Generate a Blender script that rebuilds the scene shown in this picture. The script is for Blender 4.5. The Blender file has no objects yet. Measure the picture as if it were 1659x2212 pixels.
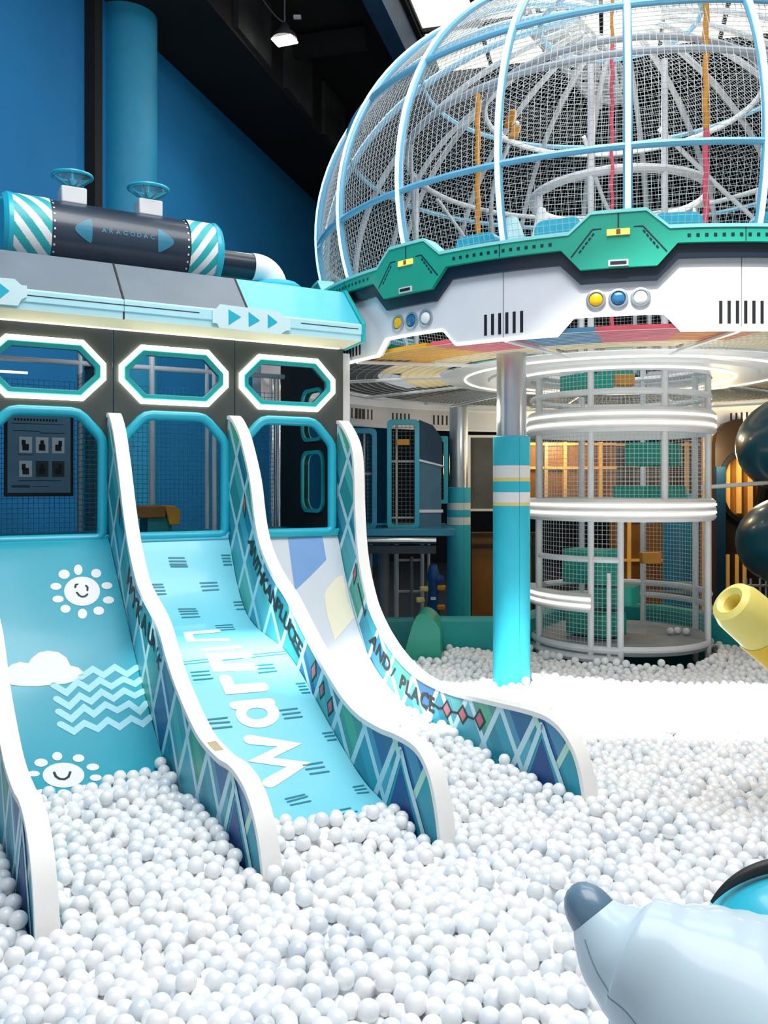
import bpy, bmesh, math, random
import numpy as np
from mathutils import Vector, Matrix
from mathutils.geometry import tessellate_polygon
random.seed(7); RNG = np.random.default_rng(11)
SC = bpy.context.scene
COL = SC.collection
PI = math.pi

# ------------------------------------------------------------------ frames
F, PX, PY, CZ = 1905.0, 830.0, 1050.0, 1.6
U = Vector((.8637, .5040, 0)); N = Vector((.5040, -.8637, 0)); Z = Vector((0, 0, 1))
A3 = Vector((-.362, 7.26, 0))
V3 = lambda *a: Vector(a)
def at(x, y, Y): return Vector(((x-PX)/F*Y, Y, CZ-(y-PY)/F*Y))          # a sight line cut at depth Y
def fp(t, z, n=0): return A3 + U*t + N*n + Z*z                          # slide house frame: along / up / outwards
def fac(x, y, n=0):
    r = Vector(((x-PX)/F, 1, -(y-PY)/F)); p = A3 + N*n
    k = p.dot(N)/r.dot(N); P = r*k
    return ((P-p).dot(U), CZ+P.z)
def dvd(t, x, y):
    r = Vector(((x-PX)/F, 1, -(y-PY)/F)); p = A3 + U*t
    k = p.dot(U)/r.dot(U); P = r*k
    return ((P-p).dot(N), CZ+P.z)
RW0 = Vector((-3.92, 9, 0)); W = Vector((.2525, .9676, 0)); WV = Vector((.9676, -.2525, 0))
def rm(a, b, z): return RW0 + WV*a + W*b + Z*z                           # hall frame: from the blue wall / along it / up

# ------------------------------------------------------------------ materials
def lin(h):
    h = h.lstrip('#'); c = [int(h[i:i+2], 16)/255 for i in (0, 2, 4)]
    return tuple(x/12.92 if x <= .04045 else ((x+.055)/1.055)**2.4 for x in c) + (1,)
def mat(name, col, rough=.5, metal=0, emit=None, es=0, var=.06, scale=6, bump=0, bscale=60, coat=0, trans=0, spec=.5):
    m = bpy.data.materials.new(name); m.use_nodes = True
    nt = m.node_tree; b = nt.nodes['Principled BSDF']; L = nt.links.new
    c = lin(col) if isinstance(col, str) else col
    b.inputs['Roughness'].default_value = rough; b.inputs['Metallic'].default_value = metal
    b.inputs['Specular IOR Level'].default_value = spec
    if coat: b.inputs['Coat Weight'].default_value = coat; b.inputs['Coat Roughness'].default_value = .1
    if trans: b.inputs['Transmission Weight'].default_value = trans
    tc = nt.nodes.new('ShaderNodeTexCoord'); nz = nt.nodes.new('ShaderNodeTexNoise')
    nz.inputs['Scale'].default_value = scale; nz.inputs['Detail'].default_value = 3
    L(tc.outputs['Object'], nz.inputs['Vector'])
    rp = nt.nodes.new('ShaderNodeValToRGB')
    rp.color_ramp.elements[0].position = .3; rp.color_ramp.elements[1].position = .7
    rp.color_ramp.elements[0].color = tuple(x*(1-var) for x in c[:3]) + (1,)
    rp.color_ramp.elements[1].color = tuple(min(1, x*(1+var)) for x in c[:3]) + (1,)
    L(nz.outputs['Fac'], rp.inputs['Fac']); L(rp.outputs['Color'], b.inputs['Base Color'])
    if bump:
        n2 = nt.nodes.new('ShaderNodeTexNoise'); n2.inputs['Scale'].default_value = bscale
        L(tc.outputs['Object'], n2.inputs['Vector'])
        bp = nt.nodes.new('ShaderNodeBump'); bp.inputs['Strength'].default_value = bump; bp.inputs['Distance'].default_value = .01
        L(n2.outputs['Fac'], bp.inputs['Height']); L(bp.outputs['Normal'], b.inputs['Normal'])
    if emit:
        b.inputs['Emission Color'].default_value = lin(emit); b.inputs['Emission Strength'].default_value = es
    return m
M = {}
def mk(k, *a, **kw): M[k] = mat(k, *a, **kw); return M[k]
mk('ball_white', '#f6f7f8', .3, coat=.25, var=.02)
mk('ball_cool', '#edf2f6', .28, coat=.25, var=.03)
mk('ball_pearl', '#dfe7ee', .22, coat=.4, var=.05)
mk('floor_mat', '#3c4248', .8, var=.1)
mk('wall_blue', '#0672ae', .75, var=.05, scale=1.5, bump=.05)
mk('column_blue', '#128ab4', .6, var=.04)
mk('ceil_black', '#07090c', .85, var=.3, scale=2, bump=.3, bscale=12)
mk('beam_grey', '#2b2d30', .8, var=.5, scale=3)
mk('beam_blue', '#1d3e5c', .6, var=.2)
mk('wall_dark', '#101317', .85, var=.3)
mk('house_panel', '#434a4a', .45, var=.05, scale=3, coat=.1)
mk('roof_grey', '#6f7c88', .5, var=.06, scale=4)
mk('roof_cyan', '#52c8dc', .42, var=.03, coat=.15)
mk('pale_cyan', '#b4e6f1', .42, var=.03)
mk('plate_pale', '#cdeaf1', .42, var=.02)
mk('soffit', '#e9e3c6', .6, var=.02)
mk('cyan', '#1fb0cb', .4, var=.03, coat=.2)
mk('cyan_pad', '#2fb9d6', .5, var=.03)
mk('col_cyan', '#35c3dd', .45, var=.03)
mk('teal_frame', '#27aeb4', .45, var=.03)
mk('teal', '#16a090', .5, var=.05)
mk('teal_dark', '#0f7f86', .5, var=.05)
mk('pit_teal', '#1a9f9f', .5, var=.04, bump=.05)
mk('white', '#eef0f2', .45, var=.02)
mk('white_cap', '#f3f2f0', .55, var=.02, bump=.05)
mk('white_gloss', '#f2f4f6', .25, var=.02, coat=.3)
mk('grey_white', '#d9dbde', .45, var=.03)
mk('steel_white', '#d8dbe0', .4, var=.04)
mk('steel', '#b9c3cd', .32, .75, var=.05)
mk('chrome', '#d7dde3', .18, .95, var=.03)
mk('black', '#0b0e12', .5, var=.2)
mk('ink', '#14191f', .55, var=.1)
mk('navy', '#0d2134', .4, var=.1, coat=.2)
mk('navy_tank', '#223245', .38, var=.1, coat=.2)
mk('tank_mark', '#2f7d9a', .4, var=.1)
mk('rim_green', '#1fa38c', .42, var=.04, coat=.2)
mk('rim_mint', '#8fe0de', .4, var=.04)
mk('rim_white', '#dfe2ea', .4, var=.02, coat=.15)
mk('net_white', '#c9cfd3', .6, var=.05)
mk('net_grey', '#8a9096', .6, var=.1)
mk('net_teal', '#22707f', .6, var=.1)
mk('net_blue', '#2aa2d4', .6, var=.1)
mk('dome_tube', '#6fb4d6', .35, var=.05, coat=.3)
mk('dome_grey', '#b7bec6', .4, var=.05)
mk('led_white', '#ffffff', .4, emit='#fff4d8', es=6.0)
mk('led_soft', '#ffffff', .4, emit='#fff6e6', es=1.25)
mk('led_edge', '#ffffff', .4, emit='#fff1d6', es=4.0)
mk('led_cyan', '#cdf3ff', .4, emit='#a9e6ff', es=1.5)
mk('lamp_face', '#ffffff', .4, emit='#fff6e4', es=30)
mk('sky_glass', '#ffffff', .4, emit='#fff8ea', es=1.25)
mk('yellow', '#f1c21c', .4, var=.04, coat=.3)
mk('yellow_tip', '#f3e27a', .4, var=.03, coat=.3)
mk('yellow_pad', '#ecd98c', .6, var=.05)
mk('mat_yellow', '#f3c63a', .6, var=.05)
mk('mat_pink', '#ef7f93', .6, var=.05)
mk('mat_cream', '#f5e9c8', .6, var=.04)
mk('mat_blue', '#6aa9cf', .6, var=.05)
mk('mat_orange', '#eaa23a', .6, var=.05)
mk('mat_dark', '#4b4f54', .8, var=.15)
mk('rope_orange', '#d68f22', .6, var=.1)
mk('rope_pink', '#e2566f', .6, var=.1)
mk('pink', '#d8607c', .5, var=.05)
mk('taupe', '#8f8377', .5, var=.05)
mk('orange', '#c98a2b', .55, var=.08)
mk('orange_brown', '#8a5a1c', .55, var=.08)
mk('amber', '#8a5a22', .5, var=.15)
mk('amber_lit', '#d9a85a', .5, var=.1, emit='#e0a24a', es=.25)  # lit copy of amber: paler, glowing though the slats are no lamps
mk('brown_dark', '#2a1d12', .5, var=.2)
mk('pod_blue', '#1b86ad', .4, var=.06, coat=.3)
mk('pod_navy', '#123a58', .45, var=.08)
mk('pod_slate', '#4a7690', .5, var=.05)
mk('tube_teal', '#0e4a5c', .3, var=.06, coat=.4)
mk('deep_blue', '#134a8c', .45, var=.04)
mk('mid_teal', '#1f9fbb', .45, var=.05)
mk('line_pale', '#bfe3ee', .45, var=.02)
mk('cone_skin', '#c3dae6', .5, var=.03, scale=3, coat=.3)
mk('cone_tip', '#64839a', .35, var=.05, coat=.3)
mk('cone_cyan', '#35c0da', .35, var=.03, coat=.3)
mk('slide_teal', '#22a3bb', .35, var=.03, scale=2, coat=.25)
mk('slide_sky', '#7fd9ec', .35, var=.02, scale=2, coat=.25)
mk('slide_grey', '#d6dbe3', .4, var=.02, scale=2, coat=.2)
mk('slide_blue', '#7ca6da', .4, var=.03, coat=.2)
mk('slide_cream', '#f3ead0', .4, var=.02, coat=.2)
mk('wave_pale', '#a6e2f0', .4, var=.02)
mk('dash', '#187f94', .45, var=.05)
mk('poster_face', '#6f96b0', .5, var=.05)
mk('lens_blue', '#2a6c9c', .1, var=.05, coat=.6)
mk('lens_yellow', '#edb914', .12, var=.05, coat=.6)
mk('lens_white', '#f4f4f4', .12, var=.03, coat=.6)
mk('lamp_yellow', '#f2d568', .3, emit='#f5d060', es=.7)
mk('glass', '#9fd3dd', .05, trans=.85, var=.02)
mk('stain', '#c9b98f', .6, var=.2)

def node_pattern():
    """printed diamond trellis: pale lines crossing, each diamond in its own blue, teal or green"""
    m = bpy.data.materials.new('trellis_print'); m.use_nodes = True
    nt = m.node_tree; L = nt.links.new; b = nt.nodes['Principled BSDF']; b.inputs['Roughness'].default_value = .42
    uv = nt.nodes.new('ShaderNodeUVMap'); uv.uv_map = 'UVMap'
    sp = nt.nodes.new('ShaderNodeSeparateXYZ'); L(uv.outputs['UV'], sp.inputs[0])
    def mth(op, a, c=None):
        n = nt.nodes.new('ShaderNodeMath'); n.operation = op
        for i, v in enumerate((a, c)):
            if v is None: continue
            if isinstance(v, (int, float)): n.inputs[i].default_value = v
            else: L(v, n.inputs[i])
        return n.outputs[0]
    s = mth('DIVIDE', sp.outputs[0], .33); z = mth('DIVIDE', sp.outputs[1], .52)
    a = mth('ADD', s, z); c = mth('SUBTRACT', s, z)
    fa, fc = mth('FRACT', a), mth('FRACT', c); ia, ic = mth('FLOOR', a), mth('FLOOR', c)
    line = mth('MAXIMUM', mth('LESS_THAN', fa, .14), mth('LESS_THAN', fc, .14))
    def wn(x, y):
        cb = nt.nodes.new('ShaderNodeCombineXYZ'); L(x, cb.inputs[0]); L(y, cb.inputs[1])
        w = nt.nodes.new('ShaderNodeTexWhiteNoise'); w.noise_dimensions = '2D'; L(cb.outputs[0], w.inputs['Vector']); return w.outputs['Value']
    def ramp(v, cols):
        r = nt.nodes.new('ShaderNodeValToRGB'); r.color_ramp.interpolation = 'CONSTANT'
        e = r.color_ramp.elements
        e[0].color = lin(cols[0]); e[0].position = 0; e[1].color = lin(cols[1]); e[1].position = 1/len(cols)
        for i, cc in enumerate(cols[2:], 2): q = e.new(i/len(cols)); q.color = lin(cc)
        L(v, r.inputs[0]); return r.outputs[0]
    base = ramp(wn(ia, ic), ['#1a86a0', '#2a9fb8', '#15719a', '#3fae9f', '#1c93ad', '#155f9a', '#57b4c6', '#2f9488', '#13479a', '#4fb08f'])
    band = ramp(wn(mth('FLOOR', mth('MULTIPLY', a, 3)), ic), ['#157f95', '#2ea7bf', '#1b6fa0', '#46b29c', '#63c0d0'])
    def mix(f, x, y):
        n = nt.nodes.new('ShaderNodeMix'); n.data_type = 'RGBA'
        if isinstance(f, float): n.inputs[0].default_value = f
        else: L(f, n.inputs[0])
        L(x, n.inputs[6])
        if isinstance(y, tuple): n.inputs[7].default_value = y
        else: L(y, n.inputs[7])
        return n.outputs[2]
    linecol = ramp(wn(ia, mth('ADD', ia, 3.5)), ['#bfe3ee', '#c6e6ef', '#b9e3cf', '#c3e4ee'])
    L(mix(line, mix(.45, base, band), linecol), b.inputs['Base Color'])
    return m
M['trellis'] = node_pattern()

# ------------------------------------------------------------------ mesh builder
class MB:
    def __init__(s): s.v = []; s.f = []; s.m = []; s.uv = {}
    def add(s, vs, fs, m=0):
        o = len(s.v); s.v += [tuple(v) for v in vs]
        for f in fs: s.f.append([i+o for i in f]); s.m.append(m)
    def quad(s, a, b, c, d, m=0): s.add([a, b, c, d], [(0, 1, 2, 3)], m)
    def box(s, o, ex, ey, ez, m=0):
        """box spanned from corner o by three edge vectors"""
        o, ex, ey, ez = map(Vector, (o, ex, ey, ez))
        p = [o, o+ex, o+ex+ey, o+ey, o+ez, o+ex+ez, o+ex+ey+ez, o+ey+ez]
        s.add(p, [(0, 3, 2, 1), (4, 5, 6, 7), (0, 1, 5, 4), (1, 2, 6, 5), (2, 3, 7, 6), (3, 0, 4, 7)], m)
    def cbox(s, c, sx, sy, sz, m=0, ex=Vector((1, 0, 0)), ey=Vector((0, 1, 0))):
        c = Vector(c); s.box(c-ex*sx/2-ey*sy/2-Z*sz/2, ex*sx, ey*sy, Z*sz, m)
    def tube(s, pts, r, k=8, closed=False, m=0, caps=True, up=None):
        pts = [Vector(p) for p in pts]; n = len(pts); vs = []; fs = []
        rr = r if isinstance(r, (list, tuple)) else [r]*n
        t0 = (pts[1]-pts[0]).normalized()
        ref = Vector(up) if up is not None else (Z if abs(t0.z) < .9 else Vector((1, 0, 0)))
        e = (ref - t0*ref.dot(t0)).normalized()
        for i in range(n):
            if closed: t = pts[(i+1) % n]-pts[i-1]
            elif i == 0: t = pts[1]-pts[0]
            elif i == n-1: t = pts[-1]-pts[-2]
            else: t = (pts[i+1]-pts[i]).normalized()+(pts[i]-pts[i-1]).normalized()
            t.normalize(); e = e - t*e.dot(t)
            if e.length < 1e-6: e = t.orthogonal()
            e.normalize(); g = t.cross(e)
            for j in range(k):
                a = 2*PI*j/k; vs.append(pts[i]+(e*math.cos(a)+g*math.sin(a))*rr[i])
        for i in range(n if closed else n-1):
            a, b = i*k, ((i+1) % n)*k
            for j in range(k): fs.append((a+j, a+(j+1) % k, b+(j+1) % k, b+j))
        if caps and not closed: fs += [tuple(range(k))[::-1], tuple(range((n-1)*k, n*k))]
        s.add(vs, fs, m)
    def lathe(s, o, axis, prof, k=32, m=0, ref=None, a0=0, a1=2*PI):
        """prof = [(distance along axis, radius)]"""
        o = Vector(o); ax = Vector(axis).normalized()
        e = Vector(ref) if ref is not None else ax.orthogonal(); e = (e-ax*e.dot(ax)).normalized(); g = ax.cross(e)
        full = abs(a1-a0-2*PI) < 1e-6; kk = k if full else k+1
        vs = [o+ax*h+(e*math.cos(a0+(a1-a0)*j/k)+g*math.sin(a0+(a1-a0)*j/k))*r for h, r in prof for j in range(kk)]
        fs = [(i*kk+j, i*kk+(j+1) % kk, (i+1)*kk+(j+1) % kk, (i+1)*kk+j) for i in range(len(prof)-1) for j in range(k)]
        s.add(vs, fs, m)
    def prism(s, outer, O, ex, ey, ez, th, holes=(), m=0, mside=None, uv=False):
        """2-D outline (with holes) in frame O,ex,ey, thickened by th along ez"""
        loops = [list(outer)]+[list(h) for h in holes]
        tri = tessellate_polygon([[Vector((x, y, 0)) for x, y in lp] for lp in loops])
        flat = [p for lp in loops for p in lp]
        O, ex, ey, ez = map(Vector, (O, ex, ey, ez))
        o = len(s.v); n = len(flat)
        for k in (0, th):
            for x, y in flat:
                if uv: s.uv[len(s.v)] = (x, y)
                s.v.append(tuple(O+ex*x+ey*y+ez*k))
        flip = ex.cross(ey).dot(ez)*th < 0
        for t in tri:
            a, b, c = [flat[i] for i in t]
            ccw = (b[0]-a[0])*(c[1]-a[1])-(b[1]-a[1])*(c[0]-a[0]) > 0
            if not ccw: t = t[::-1]
            if flip: t = t[::-1]
            s.f.append([i+o for i in t[::-1]]); s.m.append(m)
            s.f.append([i+o+n for i in t]); s.m.append(m)
        b = 0
        for lp in loops:
            k = len(lp)
            for i in range(k):
                j = (i+1) % k
                s.f.append([o+b+i, o+b+j, o+n+b+j, o+n+b+i]); s.m.append(m if mside is None else mside)
            b += k
    def ring(s, C, r0, r1, zl, zh, angs, m=0, closed=False):
        """band round C between radii r0<r1; zl/zh functions of angle"""
        vs = []; fs = []; n = len(angs)
        for a in angs:
            d = Vector((math.sin(a), -math.cos(a), 0)); l, h = zl(a), zh(a)
            for r, z in ((r1, l), (r1, h), (r0, h), (r0, l)): vs.append(C+d*r+Z*z)
        for i in range(n if closed else n-1):
            a, b = i*4, ((i+1) % n)*4
            for j in range(4): fs.append((a+j, b+j, b+(j+1) % 4, a+(j+1) % 4))
        if not closed: fs += [(0, 1, 2, 3), ((n-1)*4+3, (n-1)*4+2, (n-1)*4+1, (n-1)*4)]
        s.add(vs, fs, m)
    def build(s, name, mats, parent=None, ang=35, bevel=0, label=None, fix=True):
        me = bpy.data.meshes.new(name)
        o = bpy.data.objects.new(name, me)
        off = Vector((0, 0, 0))
        if parent is not None:
            r = parent
            while r.parent: r = r.parent
            off = r.location.copy(); o.parent = parent
        else:
            a = np.array(s.v); lo, hi = a.min(0), a.max(0)
            off = Vector(((lo[0]+hi[0])/2, (lo[1]+hi[1])/2, lo[2])); o.location = off
        me.from_pydata([(v[0]-off[0], v[1]-off[1], v[2]-off[2]) for v in s.v], [], s.f)
        for k in (mats if isinstance(mats, (list, tuple)) else [mats]): me.materials.append(M[k])
        me.polygons.foreach_set('material_index', s.m)
        if s.uv:
            ul = me.uv_layers.new(name='UVMap')
            for lp in me.loops: ul.data[lp.index].uv = s.uv.get(lp.vertex_index, (0, 0))
        if fix:
            bm = bmesh.new(); bm.from_mesh(me); bmesh.ops.recalc_face_normals(bm, faces=bm.faces); bm.to_mesh(me); bm.free()
        me.polygons.foreach_set('use_smooth', [True]*len(me.polygons)); me.set_sharp_from_angle(angle=math.radians(ang))
        me.update()
        if bevel:
            bv = o.modifiers.new('soft_edge', 'BEVEL'); bv.width = bevel; bv.segments = 3; bv.limit_method = 'ANGLE'; bv.angle_limit = .7
        COL.objects.link(o)
        if label: o['label'] = label
        return o
def tag(o, label, cat, group=None, kind=None):
    o['label'] = label; o['category'] = cat
    if group: o['group'] = group
    if kind: o['kind'] = kind
    return o
def thing(name, loc, label, cat, group=None):
    o = bpy.data.objects.new(name, None); o.empty_display_size = .1; COL.objects.link(o); o.location = loc
    return tag(o, label, cat, group)
def struct(mb, name, mats, label, **kw):
    o = mb.build(name, mats, **kw); o['kind'] = 'structure'; o['label'] = label; o['category'] = name.split('_')[0]; return o

def crv(pts, n=12):
    """smooth curve through points (Catmull-Rom)"""
    P = [Vector(p) for p in pts]; P = [P[0]*2-P[1]]+P+[P[-1]*2-P[-2]]; out = []
    for i in range(1, len(P)-2):
        for k in range(n):
            t = k/n; a, b, c, d = P[i-1], P[i], P[i+1], P[i+2]
            out.append(.5*((2*b)+(c-a)*t+(2*a-5*b+4*c-d)*t*t+(3*b-a-3*c+d)*t**3))
    return out+[P[-2]]
def rrect(x0, y0, x1, y1, r, k=6):
    o = []
    for cx, cy, a in ((x1-r, y1-r, 0), (x0+r, y1-r, PI/2), (x0+r, y0+r, PI), (x1-r, y0+r, 1.5*PI)):
        o += [(cx+r*math.cos(a+PI/2*i/k), cy+r*math.sin(a+PI/2*i/k)) for i in range(k+1)]
    return o
def ell(cx, cy, rx, ry, k=24, rot=0):
    return [(cx+rx*math.cos(2*PI*i/k)*math.cos(rot)-ry*math.sin(2*PI*i/k)*math.sin(rot),
             cy+rx*math.cos(2*PI*i/k)*math.sin(rot)+ry*math.sin(2*PI*i/k)*math.cos(rot)) for i in range(k)]
def stroke(pts, w):
    """polygon of a polyline drawn with a round pen of width w"""
    P = [Vector((p[0], p[1])) for p in pts]; n = len(P); L = []; R = []
    for i in range(n):
        a = (P[i]-P[i-1]).normalized() if i else (P[1]-P[0]).normalized()
        b = (P[i+1]-P[i]).normalized() if i < n-1 else a
        t = (a+b); t = t.normalized() if t.length > 1e-6 else a
        k = min(1/max(.45, t.dot(a)), 2)
        nn = Vector((-t.y, t.x))*w/2*k
        L.append(P[i]+nn); R.append(P[i]-nn)
    def cap(c, t):
        e = math.atan2(t.y, t.x); return [c+Vector((math.cos(e+PI/2-PI*j/6), math.sin(e+PI/2-PI*j/6)))*w/2 for j in range(1, 6)]
    o = L+cap(P[-1], (P[-1]-P[-2]).normalized())+R[::-1]+cap(P[0], (P[0]-P[1]).normalized())
    return [tuple(p) for p in o]
_font = {}
def glyph(ch):
    """triangles of one letter of the built-in font, height about 1"""
    if ch in _font: return _font[ch]
    c = bpy.data.curves.new('g', 'FONT'); c.body = ch; c.resolution_u = 3; c.offset = .035
    o = bpy.data.objects.new('g', c); me = bpy.data.meshes.new_from_object(o)
    v = [(p.co.x, p.co.y) for p in me.vertices]; f = [tuple(p.vertices) for p in me.polygons]
    w = max((x for x, y in v), default=.3)
    bpy.data.objects.remove(o); bpy.data.curves.remove(c); bpy.data.meshes.remove(me)
    _font[ch] = (v, f, w); return _font[ch]

# wire netting as real cords (three-sided)
def net_lines(lines, r):
    """lines: list of (n,3) arrays; returns verts, quads"""
    VS, FS, o = [], [], 0
    for P in lines:
        P = np.asarray(P, float); n = len(P)
        T = np.gradient(P, axis=0); T /= np.linalg.norm(T, axis=1)[:, None]+1e-9
        ref = np.where(np.abs(T[:, 2:3]) > .8, [[1., 0, 0]], [[0., 0, 1]])
        E = np.cross(T, ref); E /= np.linalg.norm(E, axis=1)[:, None]+1e-9; G = np.cross(T, E)
        V = np.stack([P+r*(E*math.cos(a)+G*math.sin(a)) for a in (0, 2.094, 4.189)], 1).reshape(-1, 3)
        i = np.arange(n-1)[:, None]*3; q = [np.concatenate([i+j, i+(j+1) % 3, i+3+(j+1) % 3, i+3+j], 1) for j in range(3)]
        FS.append(np.concatenate(q)+o); VS.append(V); o += 3*n
    return np.concatenate(VS), np.concatenate(FS)
def fast_mesh(name, V, Q, mats, parent=None, matidx=None, smooth=True):
    me = bpy.data.meshes.new(name); off = np.zeros(3); o = bpy.data.objects.new(name, me)
    if parent is not None:
        rt = parent
        while rt.parent: rt = rt.parent
        off = np.array(rt.location); o.parent = parent
    me.vertices.add(len(V)); me.vertices.foreach_set('co', (V-off).astype(np.float32).ravel())
    k = Q.shape[1]; me.loops.add(Q.size); me.loops.foreach_set('vertex_index', Q.astype(np.int32).ravel())
    me.polygons.add(len(Q)); me.polygons.foreach_set('loop_start', np.arange(0, Q.size, k, dtype=np.int32))
    me.polygons.foreach_set('loop_total', np.full(len(Q), k, dtype=np.int32))
    for m in (mats if isinstance(mats, (list, tuple)) else [mats]): me.materials.append(M[m])
    if matidx is not None: me.polygons.foreach_set('material_index', matidx.astype(np.int32))
    me.polygons.foreach_set('use_smooth', np.full(len(Q), smooth))
    me.update(calc_edges=True); COL.objects.link(o); return o
def net_grid(O, ex, ey, w, h, cell, r):
    O, ex, ey = np.array(O), np.array(ex), np.array(ey); L = []
    for i in range(int(w/cell)+1): L.append(np.array([O+ex*i*cell, O+ex*i*cell+ey*h]))
    for i in range(int(h/cell)+1): L.append(np.array([O+ey*i*cell, O+ey*i*cell+ex*w]))
    return net_lines(L, r)

# ================================================================== THE HALL
H = 8.6
mb = MB(); mb.box(rm(-.5, -9, -.62), WV*18, W*26, Z*.12); struct(mb, 'floor', 'floor_mat', 'grey soft floor under the whole play hall')
mb = MB(); mb.box(rm(-.3, -9, -.5), WV*.3, W*26, Z*(H+.5)); struct(mb, 'wall_left', 'wall_blue', 'tall blue wall behind the slide house')
mb = MB(); mb.box(rm(-.3, 16, -.5), WV*15, W*.3, Z*(H+.5)); struct(mb, 'wall_back', 'wall_dark', 'dark back wall beyond the dome')
mb = MB(); mb.box(rm(14.4, -6, -.5), WV*.3, W*22, Z*(H+.5)); struct(mb, 'wall_right', 'wall_dark', 'dark side wall far right of the dome')
# ceiling with a skylight and an unseen opening shaped for the sun patch
SKY1 = (3.15, -.5, 9.5, 7.3)      # seen behind the dome
mb = MB()

xy = lambda X, Y: ((X+3.92)*.9676-(Y-9)*.2525, (X+3.92)*.2525+(Y-9)*.9676)
mb.prism([(-.3, -15), (17, -15), (17, 16), (-.3, 16)], rm(0, 0, H), WV, W, Z, .2, holes=[[(SKY1[0], SKY1[1]), (SKY1[2], SKY1[1]), (SKY1[2], SKY1[3]), (SKY1[0], SKY1[3])], [xy(-3.14, 0.81), xy(0.06, 1.14), xy(3.36, 0.89), xy(3.36, 2.89), xy(-0.24, 2.77), xy(-1.49, 2.31), xy(-1.94, 1.74), xy(-2.64, 1.39)]])
struct(mb, 'ceiling', 'ceil_black', 'black ceiling with a skylight and an added sun opening')
# window (glazing and bars) in the far skylight
mb = MB(); mb.box(rm(SKY1[0], SKY1[1], H+.16), WV*(SKY1[2]-SKY1[0]), W*(SKY1[3]-SKY1[1]), Z*.03)
w1 = struct(mb, 'window_1', 'sky_glass', 'bright skylight panes above and behind the dome')
mb = MB()
for i in range(8):
    a = SKY1[0]+(SKY1[2]-SKY1[0])*i/7; mb.box(rm(a-.03, SKY1[1], H+.06), WV*.06, W*(SKY1[3]-SKY1[1]), Z*.06)
for i in range(6):
    b = SKY1[1]+(SKY1[3]-SKY1[1])*i/5; mb.box(rm(SKY1[0], b-.035, H+.06), WV*(SKY1[2]-SKY1[0]), W*.07, Z*.06)
mb.build('skylight_bars', 'beam_grey', w1)
# black boxed soffit along the wall, beams
mb = MB(); mb.box(rm(0, -9, 7.57), WV*1.22, W*25, Z*1.03); struct(mb, 'trim_1', 'ceil_black', 'black boxed soffit running along the top of the blue wall')
for i, b in enumerate((1.2, 3.0, 4.8, 6.6, 8.4, 10.2)):
    mb = MB(); mb.box(rm(1.22, b, 7.62), WV*.07, W*1.15, Z*.9); struct(mb, 'trim_%d' % (i+2), 'beam_grey', 'grey panel on the soffit face')
mb = MB(); mb.box(rm(2.82, -4, 8.05), WV*.26, W*20, Z*.55); struct(mb, 'trim_8', 'beam_blue', 'dark blue roof beam left of the skylight')
for i, b in enumerate((1.5, 4.5, 7.5, 10.5)):
    mb = MB(); mb.box(rm(1.3, b+.5, 8.2), WV*1.15, W*.16, Z*.3); struct(mb, 'trim_%d' % (i+9), 'ceil_black', 'black cross beam under the ceiling')
# round blue pilaster on the wall
pc = at(265, 100, 11.24); pc = Vector((pc.x, pc.y, -.5))+WV*.05
mb = MB(); mb.lathe(pc, Z, [(0, .385), (8.07, .385), (8.07, 0)], 48); struct(mb, 'pilaster', 'column_blue', 'round blue column standing against the blue wall')
mb = MB(); mb.box(rm(0, 2.1-.62, -.5), WV*.14, W*.16, Z*8.1); struct(mb, 'trim_13', 'ceil_black', 'dark vertical pipe beside the blue column')
# pendant lamp
Lc = at(615, 88, 11.9)
t = thing('pendant_lamp', Lc, 'square white lamp hanging lit from the black ceiling', 'lamp')
mb = MB(); mb.cbox(Lc, .30, .22, .03, ex=Vector((.94, -.34, 0)), ey=Vector((.34, .94, 0))); mb.build('lamp_glass', 'lamp_face', t, bevel=.012)
mb = MB(); mb.lathe(Lc+Z*.02, Z, [(0, .17), (.05, .16), (.14, .07), (.2, .05), (.24, 0)], 24); mb.build('lamp_housing', 'beam_grey', t)
mb = MB(); mb.tube([Lc+Z*.22, V3(Lc.x, Lc.y, H)], .012, 6); mb.build('hanging_rod', 'steel', t)
mb = MB(); mb.tube(crv([Lc+Z*.24, Lc+V3(-.12, .02, .34), Lc+V3(-.32, .05, .62), Lc+V3(-.45, .1, 1.0)], 6), .009, 6); mb.build('cable', 'steel', t)
mb = MB(); mb.cbox(Lc+V3(.17, 0, .32), .1, .06, .03); mb.build('sensor_box', 'grey_white', t)

# ================================================================== SLIDES
T = [-2.80, -1.876, -.972, -.03]; TH = .075
def interp(P):
    q = crv([(p[0], p[1], 0) for p in P], 10); S = np.array([v.x for v in q]); Zs = np.array([v.y for v in q])
    o = np.argsort(S); S, Zs = S[o], Zs[o]
    return lambda s: float(np.interp(s, S, Zs))
BED = {1: [(0, 1.24), (.08, 1.20), (.30, .985), (.57, .72), (.93, .37), (1.30, .09), (1.59, -.06), (2.1, -.22), (2.6, -.30)],
       2: [(0, 1.24), (.05, 1.17), (.11, 1.05), (.21, .87), (.36, .70), (.52, .62), (.69, .58), (.9, .55), (1.07, .52), (1.3, .43), (1.53, .30), (1.77, .16), (2.12, -.02), (2.4, -.09), (2.8, -.15)],
       3: [(0, 1.24), (.04, 1.15), (.17, .84), (.31, .57), (.5, .33), (.73, .17), (1.03, .05), (1.33, -.04), (1.9, -.14), (2.6, -.2)]}
ZB = {k: interp(v) for k, v in BED.items()}
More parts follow.
